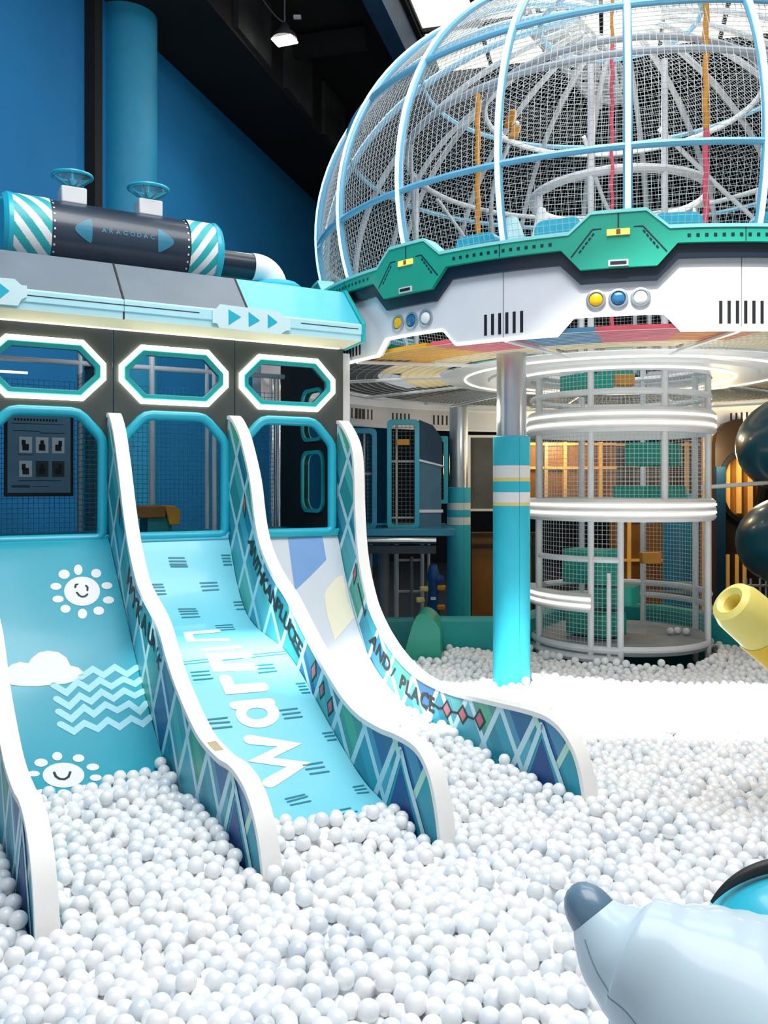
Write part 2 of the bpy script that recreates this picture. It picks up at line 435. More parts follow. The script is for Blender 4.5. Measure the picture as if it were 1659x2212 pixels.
def slide_hit(k, x, y):
    """where the sight line meets slide bed k: (across, along)"""
    r = Vector(((x-PX)/F, 1, -(y-PY)/F)); prev = None
    for i in range(0, 291):
        s = i*.01; kk = (A3+N*s).dot(N)/r.dot(N); P = r*kk; d = CZ+P.z-ZB[k](s)
        if prev is not None and (prev[1] > 0) != (d > 0) and i > 1:
            f = prev[1]/(prev[1]-d); s2 = prev[0]+.01*f
            kk = (A3+N*s2).dot(N)/r.dot(N); P = r*kk
            return ((P-A3-N*s2).dot(U), s2)
        prev = (s, d)
    return None
def bed_map(k, eps=.0025):
    def f(t, s):
        dz = (ZB[k](s+.02)-ZB[k](s-.02))/.04; l = math.hypot(1, dz)
        return fp(t, ZB[k](s)+eps/l, s-eps*dz/l)
    return f
def decal(mb, poly, fmap, m, step=.045, axis=1):
    """lay a flat outline onto a curved surface as its own faces"""
    tri = tessellate_polygon([[Vector((x, y, 0)) for x, y in poly]]); bm = bmesh.new()
    vs = [bm.verts.new((x, y, 0)) for x, y in poly]
    for q in tri:
        try: bm.faces.new([vs[i] for i in q])
        except ValueError: pass
    c = [p[axis] for p in poly]; v = math.floor(min(c)/step)*step
    while v < max(c):
        co = (0, v, 0) if axis else (v, 0, 0); no = (0, 1, 0) if axis else (1, 0, 0)
        bmesh.ops.bisect_plane(bm, geom=bm.verts[:]+bm.edges[:]+bm.faces[:], plane_co=co, plane_no=no); v += step
    bm.verts.index_update()
    mb.add([fmap(x.co.x, x.co.y) for x in bm.verts], [[v.index for v in f.verts] for f in bm.faces], m); bm.free()
ARC = {}
for k_ in ZB:
    S_ = np.arange(0, 3.001, .01); Z_ = np.array([ZB[k_](x) for x in S_])
    ARC[k_] = (S_, np.concatenate([[0], np.cumsum(np.hypot(np.diff(S_), np.diff(Z_)))]))
def bstroke(k, pts, w):
    S_, A_ = ARC[k]
    return [(t, float(np.interp(a, A_, S_))) for t, a in stroke([(t, float(np.interp(s, S_, A_))) for t, s in pts], w)]
def px_poly(k, pts, s=1, ox=0, oy=0):
    o = [slide_hit(k, ox+x/s, oy+y/s) for x, y in pts]; return [q for q in o if q]

def make_bed(k, name, mats, label, extra):
    t0, t1 = T[k-1]+TH+.004, T[k]-.004
    ss = [i*.04 for i in range(0, 66)]
    top = [(s, ZB[k](s)) for s in ss]; bot = [(s, ZB[k](s)-.045) for s in reversed(ss)]
    root = thing(name, fp((t0+t1)/2, -.3, 1.3), label, 'slide')
    mb = MB(); mb.prism(top+bot, fp(t0, 0, 0), N, Z, U, t1-t0); extra(mb, k)
    b = mb.build('bed', mats, root, fix=False, ang=30)
    mb = MB(); mb.box(fp(t0, 1.195, -.03), U*(t1-t0), N*.075, Z*.055); mb.build('top_lip', mats[0] if k != 3 else 'teal_frame', root, bevel=.01)
    return root
def ex1(mb, k):
    f = bed_map(1)
    Q = lambda pts: px_poly(1, pts, 2.37, 0, 1130)
    for c, rx, ry, rays in (((420, 350), 92, 75, [(400, 240, 22, 27), (492, 258, 26, 23), (547, 321, 28, 18), (555, 395, 29, 19), (505, 450, 28, 22), (422, 465, 24, 26), (335, 440, 26, 21), (297, 390, 29, 18), (286, 325, 29, 18), (328, 263, 29, 24)]),
                            ((325, 1292), 107, 64, [(293, 1195, 26, 22), (402, 1205, 30, 20), (475, 1250, 33, 18), (490, 1305, 31, 17), (435, 1358, 32, 17), (325, 1384, 30, 20), (215, 1383, 34, 20), (173, 1284, 31, 15), (210, 1228, 35, 21)])):
        decal(mb, Q(ell(c[0], c[1], rx, ry, 28)), f, 1)
        for x, y, a, b in rays: decal(mb, Q(ell(x, y, a, b, 14, math.atan2((y-c[1]), (x-c[0])) if a < 0 else 0)), f, 1)
    f2 = bed_map(1, .005)
    for st in ([(385, 330), (387, 318), (396, 315)], [(440, 322), (448, 331), (447, 346)], [(393, 357), (405, 372), (420, 379), (436, 376), (447, 366)], [(277, 1280), (286, 1300), (305, 1312), (330, 1314), (350, 1302), (359, 1278)]):
        decal(mb, bstroke(1, Q(st), .013), f2, 3)
    decal(mb, Q([(28, 770), (35, 745), (60, 725), (100, 712), (145, 718), (165, 690), (200, 663), (245, 654), (300, 662), (340, 690), (360, 730), (400, 740), (428, 765), (430, 785), (395, 805), (340, 822), (270, 828), (190, 836), (120, 836), (60, 830), (35, 810)]), f, 1)
    for st in ([(415, 790), (475, 748), (530, 780), (588, 738), (650, 775), (700, 740)], [(275, 830), (340, 870), (395, 815), (455, 850), (510, 805), (570, 838), (630, 800), (690, 825), (720, 802)],
               [(290, 900), (355, 940), (410, 885), (465, 915), (520, 865), (580, 900), (635, 858), (690, 885), (732, 862)], [(300, 965), (365, 1005), (430, 945), (480, 980), (540, 930), (600, 960), (660, 925), (715, 965), (748, 924)],
               [(310, 1030), (378, 1068), (432, 1025), (500, 1055), (552, 1010), (612, 1045), (672, 1000), (730, 1030), (770, 994)]):
        decal(mb, bstroke(1, Q(st), .042), f, 2)
def ex2(mb, k):
    f = bed_map(2)
    Z8 = lambda pts: px_poly(2, pts, 5.53, 380, 1330)
    for st, w in (([(885, 1483), (1365, 1548), (1005, 1722), (1468, 1782), (1115, 2000)], .066), ([(705, 1075), (1120, 1035)], .06), ([(590, 755), (648, 885), (1035, 852)], .07),
                  ([(905, 612), (510, 625), (450, 490), (840, 472)], .075), ([(335, 412), (745, 376)], .05), ([(600, 290), (180, 300), (140, 215), (490, 185)], .05)):
        q = Z8(st)
        if len(q) > 1: decal(mb, bstroke(2, q, w*1.15), f, 1, .03)
    o = Z8(ell(975, 1175, 262, 168, 32)); i = Z8(ell(968, 1172, 128, 70, 32))
    mid = [((a[0]+b[0])/2, (a[1]+b[1])/2) for a, b in zip(o, i)]
    for j in range(32):
        a, b = j, (j+1) % 32; decal(mb, [o[a], o[b], i[b], i[a]], f, 1, .06)
    Z1 = (4.253, 200, 880); Z8c = (5.53, 380, 1330); Z2 = (4.1475, 300, 1380); Z5 = (4.608, 640, 1380)
    G = [(Z1, [(700, 1384, 840, 1384), (706, 1415, 855, 1415), (713, 1443, 860, 1443), (722, 1463, 870, 1463)]), (Z1, [(1187, 1360, 1258, 1360), (1192, 1388, 1262, 1388), (1200, 1416, 1268, 1416), (1208, 1448, 1275, 1446)]),
         (Z1, [(530, 1630, 640, 1627), (540, 1655, 652, 1653), (548, 1687, 663, 1684), (565, 1718, 672, 1715)]), (Z1, [(988, 1615, 1140, 1610), (1000, 1647, 1147, 1641), (1012, 1683, 1157, 1675)]),
         (Z1, [(790, 1855, 943, 1852), (800, 1877, 960, 1872), (812, 1902, 965, 1896), (825, 1932, 982, 1925)]), (Z1, [(1298, 1792, 1372, 1787), (1305, 1820, 1385, 1815), (1325, 1857, 1400, 1855)]),
         (Z1, [(1132, 2008, 1282, 1998), (1142, 2027, 1290, 2020), (1155, 2050, 1305, 2040)]), (Z8c, [(180, 680, 390, 662), (195, 720, 405, 705), (218, 770, 435, 750)]),
         (Z8c, [(945, 598, 1150, 583), (960, 637, 1172, 625), (992, 685, 1198, 662)]), (Z8c, [(1440, 815, 1535, 808), (1468, 848, 1550, 842), (1482, 888, 1575, 880), (1508, 925, 1595, 920)]),
         (Z8c, [(1240, 1135, 1443, 1110), (1278, 1182, 1480, 1157), (1300, 1230, 1505, 1208)]), (Z8c, [(388, 1243, 608, 1220), (397, 1290, 635, 1272), (430, 1350, 663, 1328)]),
         (Z2, [(1475, 1135, 1640, 1108), (1500, 1172, 1659, 1148), (1535, 1213, 1700, 1190)]), (Z2, [(1315, 1437, 1482, 1397), (1335, 1462, 1507, 1415), (1362, 1492, 1535, 1455)]),
         (Z5, [(265, 943, 355, 933), (288, 975, 378, 963), (315, 1013, 395, 1003)]), (Z5, [(570, 1478, 665, 1462), (588, 1508, 690, 1495), (612, 1540, 715, 1530)]), (Z5, [(372, 1720, 535, 1687), (395, 1760, 600, 1720)])]
    for (s, ox, oy), ls in G:
        for a, b, c, d in ls:
            q = px_poly(2, [(a, b), (c, d)], s, ox, oy)
            if len(q) == 2: decal(mb, bstroke(2, q, .013), f, 2, .2)
    t0, t1 = T[1]+TH+.01, T[2]-.01
    for s in (1.10, 1.13): decal(mb, [(t0, s), (t1, s), (t1, s+.006), (t0, s+.006)], f, 2, .5)
def ex3(mb, k):
    f = bed_map(3)
    decal(mb, px_poly(3, [(712, 1410), (1087, 1402), (1130, 1655), (790, 1990)], 5.03, 480, 880), f, 1)
    decal(mb, px_poly(3, [(756, 345), (700, 370), (625, 460), (605, 510), (620, 640), (690, 880), (850, 690), (795, 560)], 3.77, 540, 1150), f, 2)
make_bed(1, 'slide', ['slide_teal', 'white', 'wave_pale', 'ink'], 'teal slide printed with two white smiling suns, a cloud and waves', ex1)
make_bed(2, 'slide', ['slide_sky', 'white', 'dash'], 'pale cyan wavy slide with the big white word warm and short dark dashes', ex2)
make_bed(3, 'slide', ['slide_grey', 'slide_blue', 'slide_cream'], 'pale grey steep slide with a blue and a cream angular patch', ex3)

PR = {0: [(0, 2.09), (.06, 2.085), (.18, 1.97), (.31, 1.74), (.45, 1.44), (.60, 1.19), (.79, .985), (.92, .91), (1.19, .80), (1.33, .71), (1.45, .60), (1.67, .45), (2.0, .295), (2.31, .25), (2.51, .255), (2.68, .21), (2.79, .12), (2.86, .0), (2.90, -.16), (2.92, -.4)],
      2: [(0, 2.11), (.06, 2.105), (.16, 2.04), (.28, 1.92), (.45, 1.64), (.54, 1.36), (.63, 1.19), (.76, 1.06), (.92, .95), (1.11, .85), (1.38, .66), (1.59, .52), (1.74, .43), (1.91, .345), (2.1, .29), (2.33, .272), (2.51, .278), (2.66, .27), (2.75, .235), (2.82, .16), (2.875, .03), (2.91, -.14), (2.93, -.4)],
      3: [(0, 2.11), (.05, 2.10), (.16, 2.01), (.25, 1.89), (.285, 1.71), (.30, 1.44), (.33, 1.17), (.385, .95), (.49, .73), (.59, .60), (.74, .47), (.94, .35), (1.17, .265), (1.40, .23), (1.68, .222), (2.06, .245), (2.40, .268), (2.59, .268), (2.71, .23), (2.80, .155), (2.85, .07), (2.885, -.05), (2.91, -.2), (2.93, -.4)]}
PR[1] = PR[0]
def offset(pts, d):
    o = []
    for i, p in enumerate(pts):
        a = pts[max(0, i-1)]; b = pts[min(len(pts)-1, i+1)]; tx, ty = b[0]-a[0], b[1]-a[1]; l = math.hypot(tx, ty) or 1
        o.append((p[0]-ty/l*d, p[1]+tx/l*d))
    return o
def path_pt(pts, s):
    """point and tangent angle on a profile at along-distance s"""
    for a, b in zip(pts, pts[1:]):
        if a[0] <= s <= b[0] and b[0] > a[0]:
            f = (s-a[0])/(b[0]-a[0]); return a[0]+(b[0]-a[0])*f, a[1]+(b[1]-a[1])*f, math.atan2(b[1]-a[1], b[0]-a[0])
    return pts[-1][0], pts[-1][1], 0
def divider(k, label, text=(), gems=(), orange=None, wire=()):
    t0 = T[k]; top = [(v.x, v.y) for v in crv([(a, b, 0) for a, b in PR[k]], 6)]
    root = thing('slide_divider', fp(t0+TH/2, -.4, 1.4), label, 'slide side panel')
    poly = top+[(0, -.4)]
    mb = MB(); mb.prism(poly, fp(t0, 0, 0), N, Z, U, TH, uv=True)
    face = lambda e: (lambda s, z: fp(t0-e, z, s))
    # end motif: navy peak inside teal inside two pale stripes
    f1, f2, f3 = face(.0012), face(.0024), face(.0036)
    ap = (2.555, .235 if k > 1 else .21)
    decal(mb, [(ap[0], ap[1]-.01), (2.31, -.35), (2.86, -.35)], f1, 3, 9)
    decal(mb, [(ap[0], ap[1]-.075), (2.44-.12, -.35), (2.70+.13, -.35)], f2, 2, 9)
    decal(mb, stroke([(2.25, -.38), ap], .036), f3, 4, 9)
    decal(mb, stroke([(2.83, -.22), (2.62, .12), (ap[0]+.01, ap[1]-.01)], .036), f3, 4, 9)

    inner = offset(top, -.115 if k != 3 else -.115)
    for word, s0, h, adv in text:
        s = s0
        for ch in word:
            if ch != ' ':
                x, y, an = path_pt(inner, s); v, fc, w = glyph(ch); c_, s_ = math.cos(an), math.sin(an)
                P = [(x+(px*c_-(py-.36)*s_)*h, y+(px*s_+(py-.36)*c_)*h) for px, py in v]
                o = len(mb.v); mb.add([f3(a, b) for a, b in P], fc, 5)
                st = (w+.14)*h
            else: st = .3*h
            s += st*max(.25, abs(math.cos(path_pt(inner, s)[2])))*adv
    for (s, z, w, h, an, col) in gems:
        r = lambda q: [(s+a*math.cos(an)-b*math.sin(an), z+a*math.sin(an)+b*math.cos(an)) for a, b in q]
        decal(mb, r([(-w, 0), (0, -h), (w, 0), (0, h)]), f2, 5, 9)
        decal(mb, r([(-w*.68, 0), (0, -h*.68), (w*.68, 0), (0, h*.68)]), face(.0030), 6, 9)
        decal(mb, r([(-w*.5, 0), (0, -h*.5), (w*.5, 0), (0, h*.5)]), f3, col, 9)
    for st, w in wire: decal(mb, stroke(st, w), f2, 5, 9)
    mb.build('panel', ['trellis', 'white', 'deep_blue', 'mid_teal', 'line_pale', 'ink', 'taupe', 'pink', 'orange'], root, fix=False, ang=25)
    cap = top+offset(top, .028)[::-1]
    mb = MB(); mb.prism(cap, fp(t0-.008, 0, 0), N, Z, U, TH+.016); c = mb.build('edge_cap', 'white_cap', root, ang=50, bevel=.009)
    if k == 1:
        x, y, an = path_pt(offset(top, .0285), 2.13); e = Vector((0, 0, 0))
        d = N*math.cos(an)+Z*math.sin(an); mb = MB()
        mb.box(fp(t0+.012, y, x), d*.12, U*.045, (Z*math.cos(an)-N*math.sin(an))*.003); mb.build('worn_patch', 'stain', c)
    return root
pk, og = 7, 8
divider(0, 'white-capped slide side panel at the outer edge of the teal slide with suns')
divider(1, 'wavy trellis-print side panel between teal slide and pale slide, worn patch on its cap',
        text=(('WYKAU', .58, .17, .95), ("R'K", 1.17, .11, 1.1)), gems=((.353, 1.43, .028, .10, 0, og),))
divider(2, 'wavy trellis-print side panel between the pale slide with warm and the steep grey slide',
        text=(('ANTHKANPLUCEE', .475, .15, .74),), gems=((.359, 1.458, .03, .10, 0, og), (1.52, .455, .045, .085, -.35, pk), (1.635, .36, .04, .07, -.35, pk), (1.748, .285, .045, .075, -.35, pk)))
divider(3, 'trellis-print side panel reading AND PLACE on the far side of the steep grey slide',
        text=(('AND', .58, .15, .9), ('/', .89, .12, 1), ('PLACE', 1.0, .15, .86)),
        gems=((.312, .905, .035, .10, -.2, pk), (1.60, .115, .062, .068, 0, pk), (1.78, .122, .062, .068, 0, pk), (1.965, .13, .062, .072, 0, pk)),
        wire=(([(.36, .83), (.44, .68), (.47, .60), (.49, .64)], .018), ([(1.36, .17), (1.42, .12), (1.5, .10), (1.56, .115)], .018), ([(1.64, .11), (1.75, .12), (1.9, .12)], .014)))

# ================================================================== SLIDE HOUSE (train-like play cabin)
cab = thing('play_cabin', fp(-1.4, -.5, -.6), 'dark train-like play cabin with lit octagonal windows above the slides', 'play cabin')
def octo(c, zc, hw, hh, leg): return [(c-hw, zc-hh+leg), (c-hw+leg, zc-hh), (c+hw-leg, zc-hh), (c+hw, zc-hh+leg), (c+hw, zc+hh-leg), (c+hw-leg, zc+hh), (c-hw+leg, zc+hh), (c-hw, zc+hh-leg)]
def arch(c, d=0): return [(c-.37-d, 1.245-d), (c+.37+d, 1.245-d), (c+.37+d, 1.93+d*.4), (c+.215+d*.4, 2.10+d), (c-.215-d*.4, 2.10+d), (c-.37-d, 1.93+d*.4)]
CC = [-.47, -1.385, -2.30]; SEAM = [.03, -.915, -1.835, -2.755]
for i, c in enumerate(CC):
    x0, x1 = SEAM[i+1]+.004, SEAM[i]-.004; zc = 2.415
    mb = MB(); mb.prism([(x0, -.5), (x1, -.5), (x1, 2.76), (x0, 2.76)], fp(0, 0, 0), U, Z, -N, .025, holes=[octo(c, zc, .336, .140, .118), arch(c)])
    p = mb.build('front_panel', 'house_panel', cab)
    mb = MB(); mb.prism(octo(c, zc, .411, .214, .156), fp(0, 0, .001), U, Z, N, .022, holes=[octo(c, zc, .380, .183, .138)]); mb.build('led_strip', 'led_white', p, ang=20)
    mb = MB(); mb.prism(octo(c, zc, .376, .179, .136), fp(0, 0, -.03), U, Z, N, .05, holes=[octo(c, zc, .336, .141, .118)]); mb.build('window_frame', 'teal_frame', p, bevel=.008)
    q = arch(c, .018); q2 = []
    for j, (a, b) in enumerate(q): q2.append(fp(a, b, .012))
    pts = []
    for j in range(len(q2)):                     # rounded corners
        a, b, d = q2[j-1], q2[j], q2[(j+1) % len(q2)]; r_ = .05
        p0 = b+(a-b).normalized()*r_; p1 = b+(d-b).normalized()*r_
        pts += [p0, p0*.25+b*.5+p1*.25, p1]
    mb = MB(); mb.tube(pts, .037, 12, closed=True, up=N); mb.build('arch_frame', 'cyan', p, ang=60)
mb = MB(); mb.prism([(-3.7, -.5), (-2.763, -.5), (-2.763, 2.76), (-3.7, 2.76)], fp(0, 0, 0), U, Z, -N, .05); mb.build('front_panel', 'house_panel', cab)
# roof
prof = [(.30, 2.885), (0, 3.20), (-1.25, 3.20), (-1.25, 3.16), (-.02, 3.16), (.27, 2.86)]
for (x0, x1, m) in ((-3.7, -2.76, 'roof_grey'), (-2.75, -1.84, 'roof_grey'), (-1.83, -.92, 'roof_grey'), (-.91, .03, 'roof_cyan')):
    mb = MB(); mb.prism(prof, fp(x0, 0, 0), N, Z, U, x1-x0); o = mb.build('roof_panel', m, cab, bevel=.006)
    if m == 'roof_cyan': o['label'] = 'cyan roof panel'
for s in (-2.76, -1.84, -.92):
    mb = MB(); mb.prism([(.303, 2.75), (.303, 2.887), (0, 3.2035), (-.05, 3.2035), (-.05, 3.19), (0, 3.19), (.29, 2.88), (.29, 2.75)], fp(s, 0, 0), N, Z, U, .012); mb.build('roof_seam', 'ink', cab)
for (x0, x1) in ((-3.7, -1.836), (-1.832, .03)):
    mb = MB(); mb.prism([(.27, 2.755), (.30, 2.755), (.302, 2.80), (.312, 2.805), (.312, 2.875), (.30, 2.888), (.27, 2.888)], fp(x0, 0, 0), N, Z, U, x1-x0); mb.build('fascia', 'pale_cyan', cab)
mb = MB(); mb.prism([(0, 2.728), (.30, 2.752), (.30, 2.775), (0, 2.76)], fp(-3.7, 0, 0), N, Z, U, 3.73); mb.build('soffit', 'soffit', cab)
mb = MB(); mb.box(fp(-3.6, 2.722, .008), U*3.58, N*.016, Z*.008); mb.build('led_strip', 'led_soft', cab)
mb = MB(); mb.prism([(-.02, 2.72), (.315, 2.745), (.325, 2.89), (.01, 3.215), (-1.25, 3.215), (-1.25, 3.16), (-.04, 3.16), (.28, 2.86), (.28, 2.775), (-.02, 2.76)], fp(.03, 0, 0), N, Z, U, .035); mb.build('roof_end_trim', 'teal_frame', cab, bevel=.008)
for x0, x1 in ((-2.46, -1.30), (-.50, .0)): mb = MB(); mb.box(fp(x0, 2.842, .310), U*(x1-x0), N*.004, Z*.006); mb.build('groove_line', 'ink', cab)
fx = lambda pts, s, ox, oy: [fac(ox+x/s, oy+y/s, .316) for x, y in pts]
for pl, tr, (s, ox, oy) in (([(400, 775), (425, 770), (460, 728), (925, 787), (970, 828), (1020, 835), (1020, 935), (980, 940), (940, 968), (455, 915), (435, 880), (400, 875)], [[(525, 770), (625, 830), (527, 893)], [(685, 790), (775, 858), (687, 908)], [(838, 808), (915, 872), (838, 920)]], (3.687, 350, 460)),
                            ([(-260, 890), (130, 925), (190, 980), (240, 985), (240, 1085), (190, 1110), (160, 1165), (-260, 1130)], [[(-45, 930), (82, 1032), (-45, 1135)], [(-200, 920), (-80, 1020), (-200, 1115)]], (4.1475, 0, 380))):
    mb = MB(); mb.prism(fx(pl, s, ox, oy), fp(0, 0, .313), U, Z, N, .012)
    for q in tr: mb.prism(fx(q, s, ox, oy), fp(0, 0, .325), U, Z, N, .003, m=1)
    mb.build('arrow_plate', ['plate_pale', 'cyan'], cab)
# inside of the cabin: deck, posts, nets, end wall
mb = MB(); mb.box(fp(-3.6, 1.12, -1.3), U*3.6, N*1.25, Z*.10); mb.build('deck', 'teal_dark', cab)
mb = MB(); mb.box(fp(-3.6, 1.225, -.06), U*3.62, N*.10, Z*.03); mb.build('door_sill', 'cyan', cab, bevel=.008)
BN = -1.14
for x, y0, n_, r_ in ((172, 1100, BN, .022), (328, 1000, BN, .026), (447, 1000, BN, .018), (463, 1000, BN+.25, .02), (640, 1000, BN, .03)):
    tt, _ = fac(x, y0, n_); mb = MB(); mb.tube([fp(tt, 1.22, n_), fp(tt, 3.16, n_)], r_, 12); mb.build('post', 'steel_white', cab)
for z_, n_, r_ in ((2.62, BN, .022), (2.98, BN, .022)):
    mb = MB(); mb.tube([fp(-3.5, z_, n_), fp(0, z_, n_)], r_, 10); mb.build('rail', 'steel_white', cab)
mb = MB(); a, b = fac(0, 780, BN), fac(180, 818, BN); mb.box(fp(-3.4, 2.50, BN+.02), U*1.15, N*.02, Z*.018); mb.build('led_strip', 'led_soft', cab)
V, Q = net_grid(fp(-3.4, 1.22, BN), U, Z, 3.3, 1.25, .04, .0028); fast_mesh('net', V, Q, 'net_blue', cab)
V, Q = net_grid(fp(-1.86, 1.22, BN+.02), N, Z, 1.0, 1.3, .045, .0028); fast_mesh('net', V, Q, 'net_teal', cab)
# cabin end wall with rounded view holes
def hole_px(pts): return [dvd(.0, x, y) for x, y in pts]
h1 = dvd(0, 657, 1110); h2 = dvd(0, 698, 985)
sA, sB = sorted((h1[0], h2[0]))
mb = MB(); mb.prism([(-1.22, 1.2), (-.06, 1.2), (-.06, 3.16), (-1.22, 3.16)], fp(0, 0, 0), N, Z, U, .04, holes=[rrect(sA, 1.40, sB, 1.88, .09), rrect(sA, 2.02, sB, 2.42, .09)])
ew = mb.build('end_wall', 'wall_dark', cab)
for z0, z1 in ((1.40, 1.88), (2.02, 2.42)):
    mb = MB(); mb.prism(rrect(sA-.03, z0-.03, sB+.03, z1+.03, .11), fp(-.02, 0, 0), N, Z, U, .07, holes=[rrect(sA, z0, sB, z1, .09)]); mb.build('hole_frame', 'teal_frame', ew)
mb = MB(); mb.box(fp(.035, -.5, -.1), U*.07, N*.07, Z*3.2); mb.build('corner_post', 'grey_white', cab)
# things in and behind the cabin
a = fac(8, 893, BN+.05); b = fac(158, 1072, BN+.05)
po = thing('notice_board', fp((a[0]+b[0])/2, b[1], BN+.05), 'grey-blue notice board with six small pictures hanging on the cabin net', 'notice board')
mb = MB(); mb.box(fp(a[0], b[1], BN+.05), U*(b[0]-a[0]), N*.02, Z*(a[1]-b[1]+.02)); mb.build('frame', 'black', po, bevel=.004)
w_, h_ = b[0]-a[0]-.05, a[1]-b[1]-.02
BF = lambda x, y, e=0: fp(a[0]+.025+x*w_, b[1]+.03+y*h_, BN+.071+e)
mb = MB(); mb.box(BF(0, 0), U*w_, N*.003, Z*h_)
def pr(x0, y0, x1, y1, m, e=.004): mb.box(BF(x0, y0, e), U*(x1-x0)*w_, N*.001, Z*(y1-y0)*h_, m)
for j, y in enumerate((.50, .20)):
    for i in range(3):
        x = .18+.26*i; pr(x, y, x+.2, y+.2, (1, 1, 1, 1, 3, 3)[j*3+i])
        pr(x+.05, y+.03, x+.15, y+.11, 2, .006); pr(x+.04+.03*i, y+.09, x+.10+.03*i, y+.16, 2, .006)
for y, x0, x1 in ((.86, .06, .88), (.77, .08, .5), (.75, .5, .9), (.47, .16, .4), (.15, .16, .84)): pr(x0, y, x1, y+.008, 2)
for i in range(14): pr(.1+.05*i, .90, .13+.05*i, .93, 2)
for i in range(16): pr(.06+.018*i, .065, .072+.018*i, .095, 2)
for i in range(18): pr(.38+.015*i, .075, .39+.015*i, .085, 2)
mb.build('board_face', ['poster_face', 'white', 'ink', 'mat_dark'], po)
a = fac(288, 1092, -.75); b = fac(362, 1140, -.75)
st = thing('foam_step', fp(a[0], 1.22, -.75), 'orange foam step inside the cabin doorway behind the wavy side panel', 'step')
mb = MB(); mb.box(fp(a[0]-.1, 1.34, -.95), U*.34, N*.3, Z*.10); mb.build('tread', 'orange_brown', st, bevel=.012)
mb = MB(); mb.prism([(.23, 1.44), (.31, 1.44), (.36, 1.40), (.36, 1.28), (.27, 1.28)], fp(a[0], 0, -.95), U, Z, N, .3); mb.build('side_block', 'orange', st, bevel=.01)
mb = MB(); mb.box(fp(a[0]+.10, 1.22, -.93), U*.2, N*.24, Z*.12); mb.build('base', 'teal_dark', st)
for i, x in enumerate((587, 601, 613, 622)):
    tt, _ = fac(x, 1000, -1.75); mb = MB(); mb.tube([fp(tt, -.5, -1.75), fp(tt, 2.7, -1.75)], (.026, .042, .03, .03)[i], 14)
    tag(mb.build('steel_pole', 'chrome'), ('slim blue-tinted shiny pole leftmost behind the right cabin doorway', 'thickest shiny pole behind the right cabin doorway', 'third shiny pole from the left behind the right cabin doorway', 'rightmost of the four shiny poles behind the right cabin doorway')[i], 'pole', 'shiny poles behind the cabin doorway')

# ------------------------------------------------------------------ tank on the roof
TA = lambda t, z=3.43, n=-.30: fp(t, z, n); R_ = .24
tank = thing('roof_tank', TA(-1.75, 3.2), 'dark cylindrical tank with striped teal and white ends lying on the cabin roof', 'tank')
def stripes(t0, t1, sgn, r):
    mb = MB(); nk, nl = 240, 70; vs = []; fs = []
    for i in range(nl+1):
        for j in range(nk):
            an = 2*PI*j/nk; vs.append(TA(t0+(t1-t0)*i/nl)+(N*math.cos(an)+Z*math.sin(an))*r)
    mb.v = [tuple(v) for v in vs]
    for i in range(nl):
        for j in range(nk):
            mb.f.append([i*nk+j, i*nk+(j+1) % nk, (i+1)*nk+(j+1) % nk, (i+1)*nk+j])
            mb.m.append(1 if ((j/nk*9 + sgn*(i/nl)*1.9) % 1) < .48 else 0)
    return mb
mb = MB(); mb.lathe(TA(-2.24), U, [(0, 0), (0, R_), (1.0, R_), (1.0, 0)], 48)
tmap = lambda t, s, e=.003: TA(t)+(N*math.cos(s/R_)+Z*math.sin(s/R_))*(R_+e)      # t along, s round from the front
for c, sg in ((-2.02, -1), (-1.44, 1)):
    pts = [v for v in crv([(c+sg*.068, .0, 0), (c+sg*.05, .03, 0), (c-sg*.035, .085, 0), (c-sg*.052, .06, 0), (c-sg*.052, -.06, 0), (c-sg*.035, -.085, 0), (c+sg*.05, -.03, 0), (c+sg*.068, 0, 0)], 4)]
    decal(mb, [(p.x, p.y) for p in pts[:-1]], tmap, 1, .02)
s0 = -1.90
for ch in 'ARAGODAC':
    v, f, w = glyph(ch); mb.add([tmap(s0+x*.045, y*.045) for x, y in v], f, 2); s0 += .05
for c in (-2.222, -1.258):
    for j in range(26): an = 2*PI*j/26*.5-PI*.25; decal(mb, [(c-.006, an*R_*1.9), (c+.006, an*R_*1.9), (c+.006, an*R_*1.9+.014), (c-.006, an*R_*1.9+.014)], tmap, 3, .5)
mb.build('tank_body', ['navy_tank', 'tank_mark', 'tank_mark', 'white'], tank, fix=False)
for t0, t1, sg in ((-2.50, -2.24, 1), (-1.24, -1.02, -1)):
    c = stripes(t0, t1, sg, R_+.008).build('striped_collar', ['teal_frame', 'white'], tank)
    e = t0 if sg > 0 else t1
    mb = MB(); mb.lathe(TA(e), U*(-sg), [(-.01, R_+.012), (.02, R_+.014), (.05, R_-.01), (.06, R_-.06), (.06, 0)], 48); mb.build('end_cap', 'cyan', c)
mb = MB(); mb.tube([TA(-.98, 3.385), TA(-.64, 3.385)], .105, 28); mb.build('outlet_pipe', 'navy', tank)
ang = [PI/2*i/10 for i in range(11)]
mb = MB(); mb.tube([TA(-.66, 3.385)]+[TA(-.62+.16*math.sin(x), 3.385-.16*(1-math.cos(x))) for x in ang]+[TA(-.46, 3.19)], .112, 28); mb.build('pipe_elbow', 'white', tank)
mb = MB(); mb.lathe(TA(-.44, 3.19), Z, [(0, .22), (.05, .215), (.085, .17), (.10, .11), (.10, 0)], 36); mb.build('pipe_foot', 'cyan_pad', tank)
mb = MB(); mb.tube(crv([TA(-2.55, 3.62), TA(-2.8, 3.75), TA(-3.2, 3.85)], 6), .02, 8); mb.build('hose', 'cyan', tank)
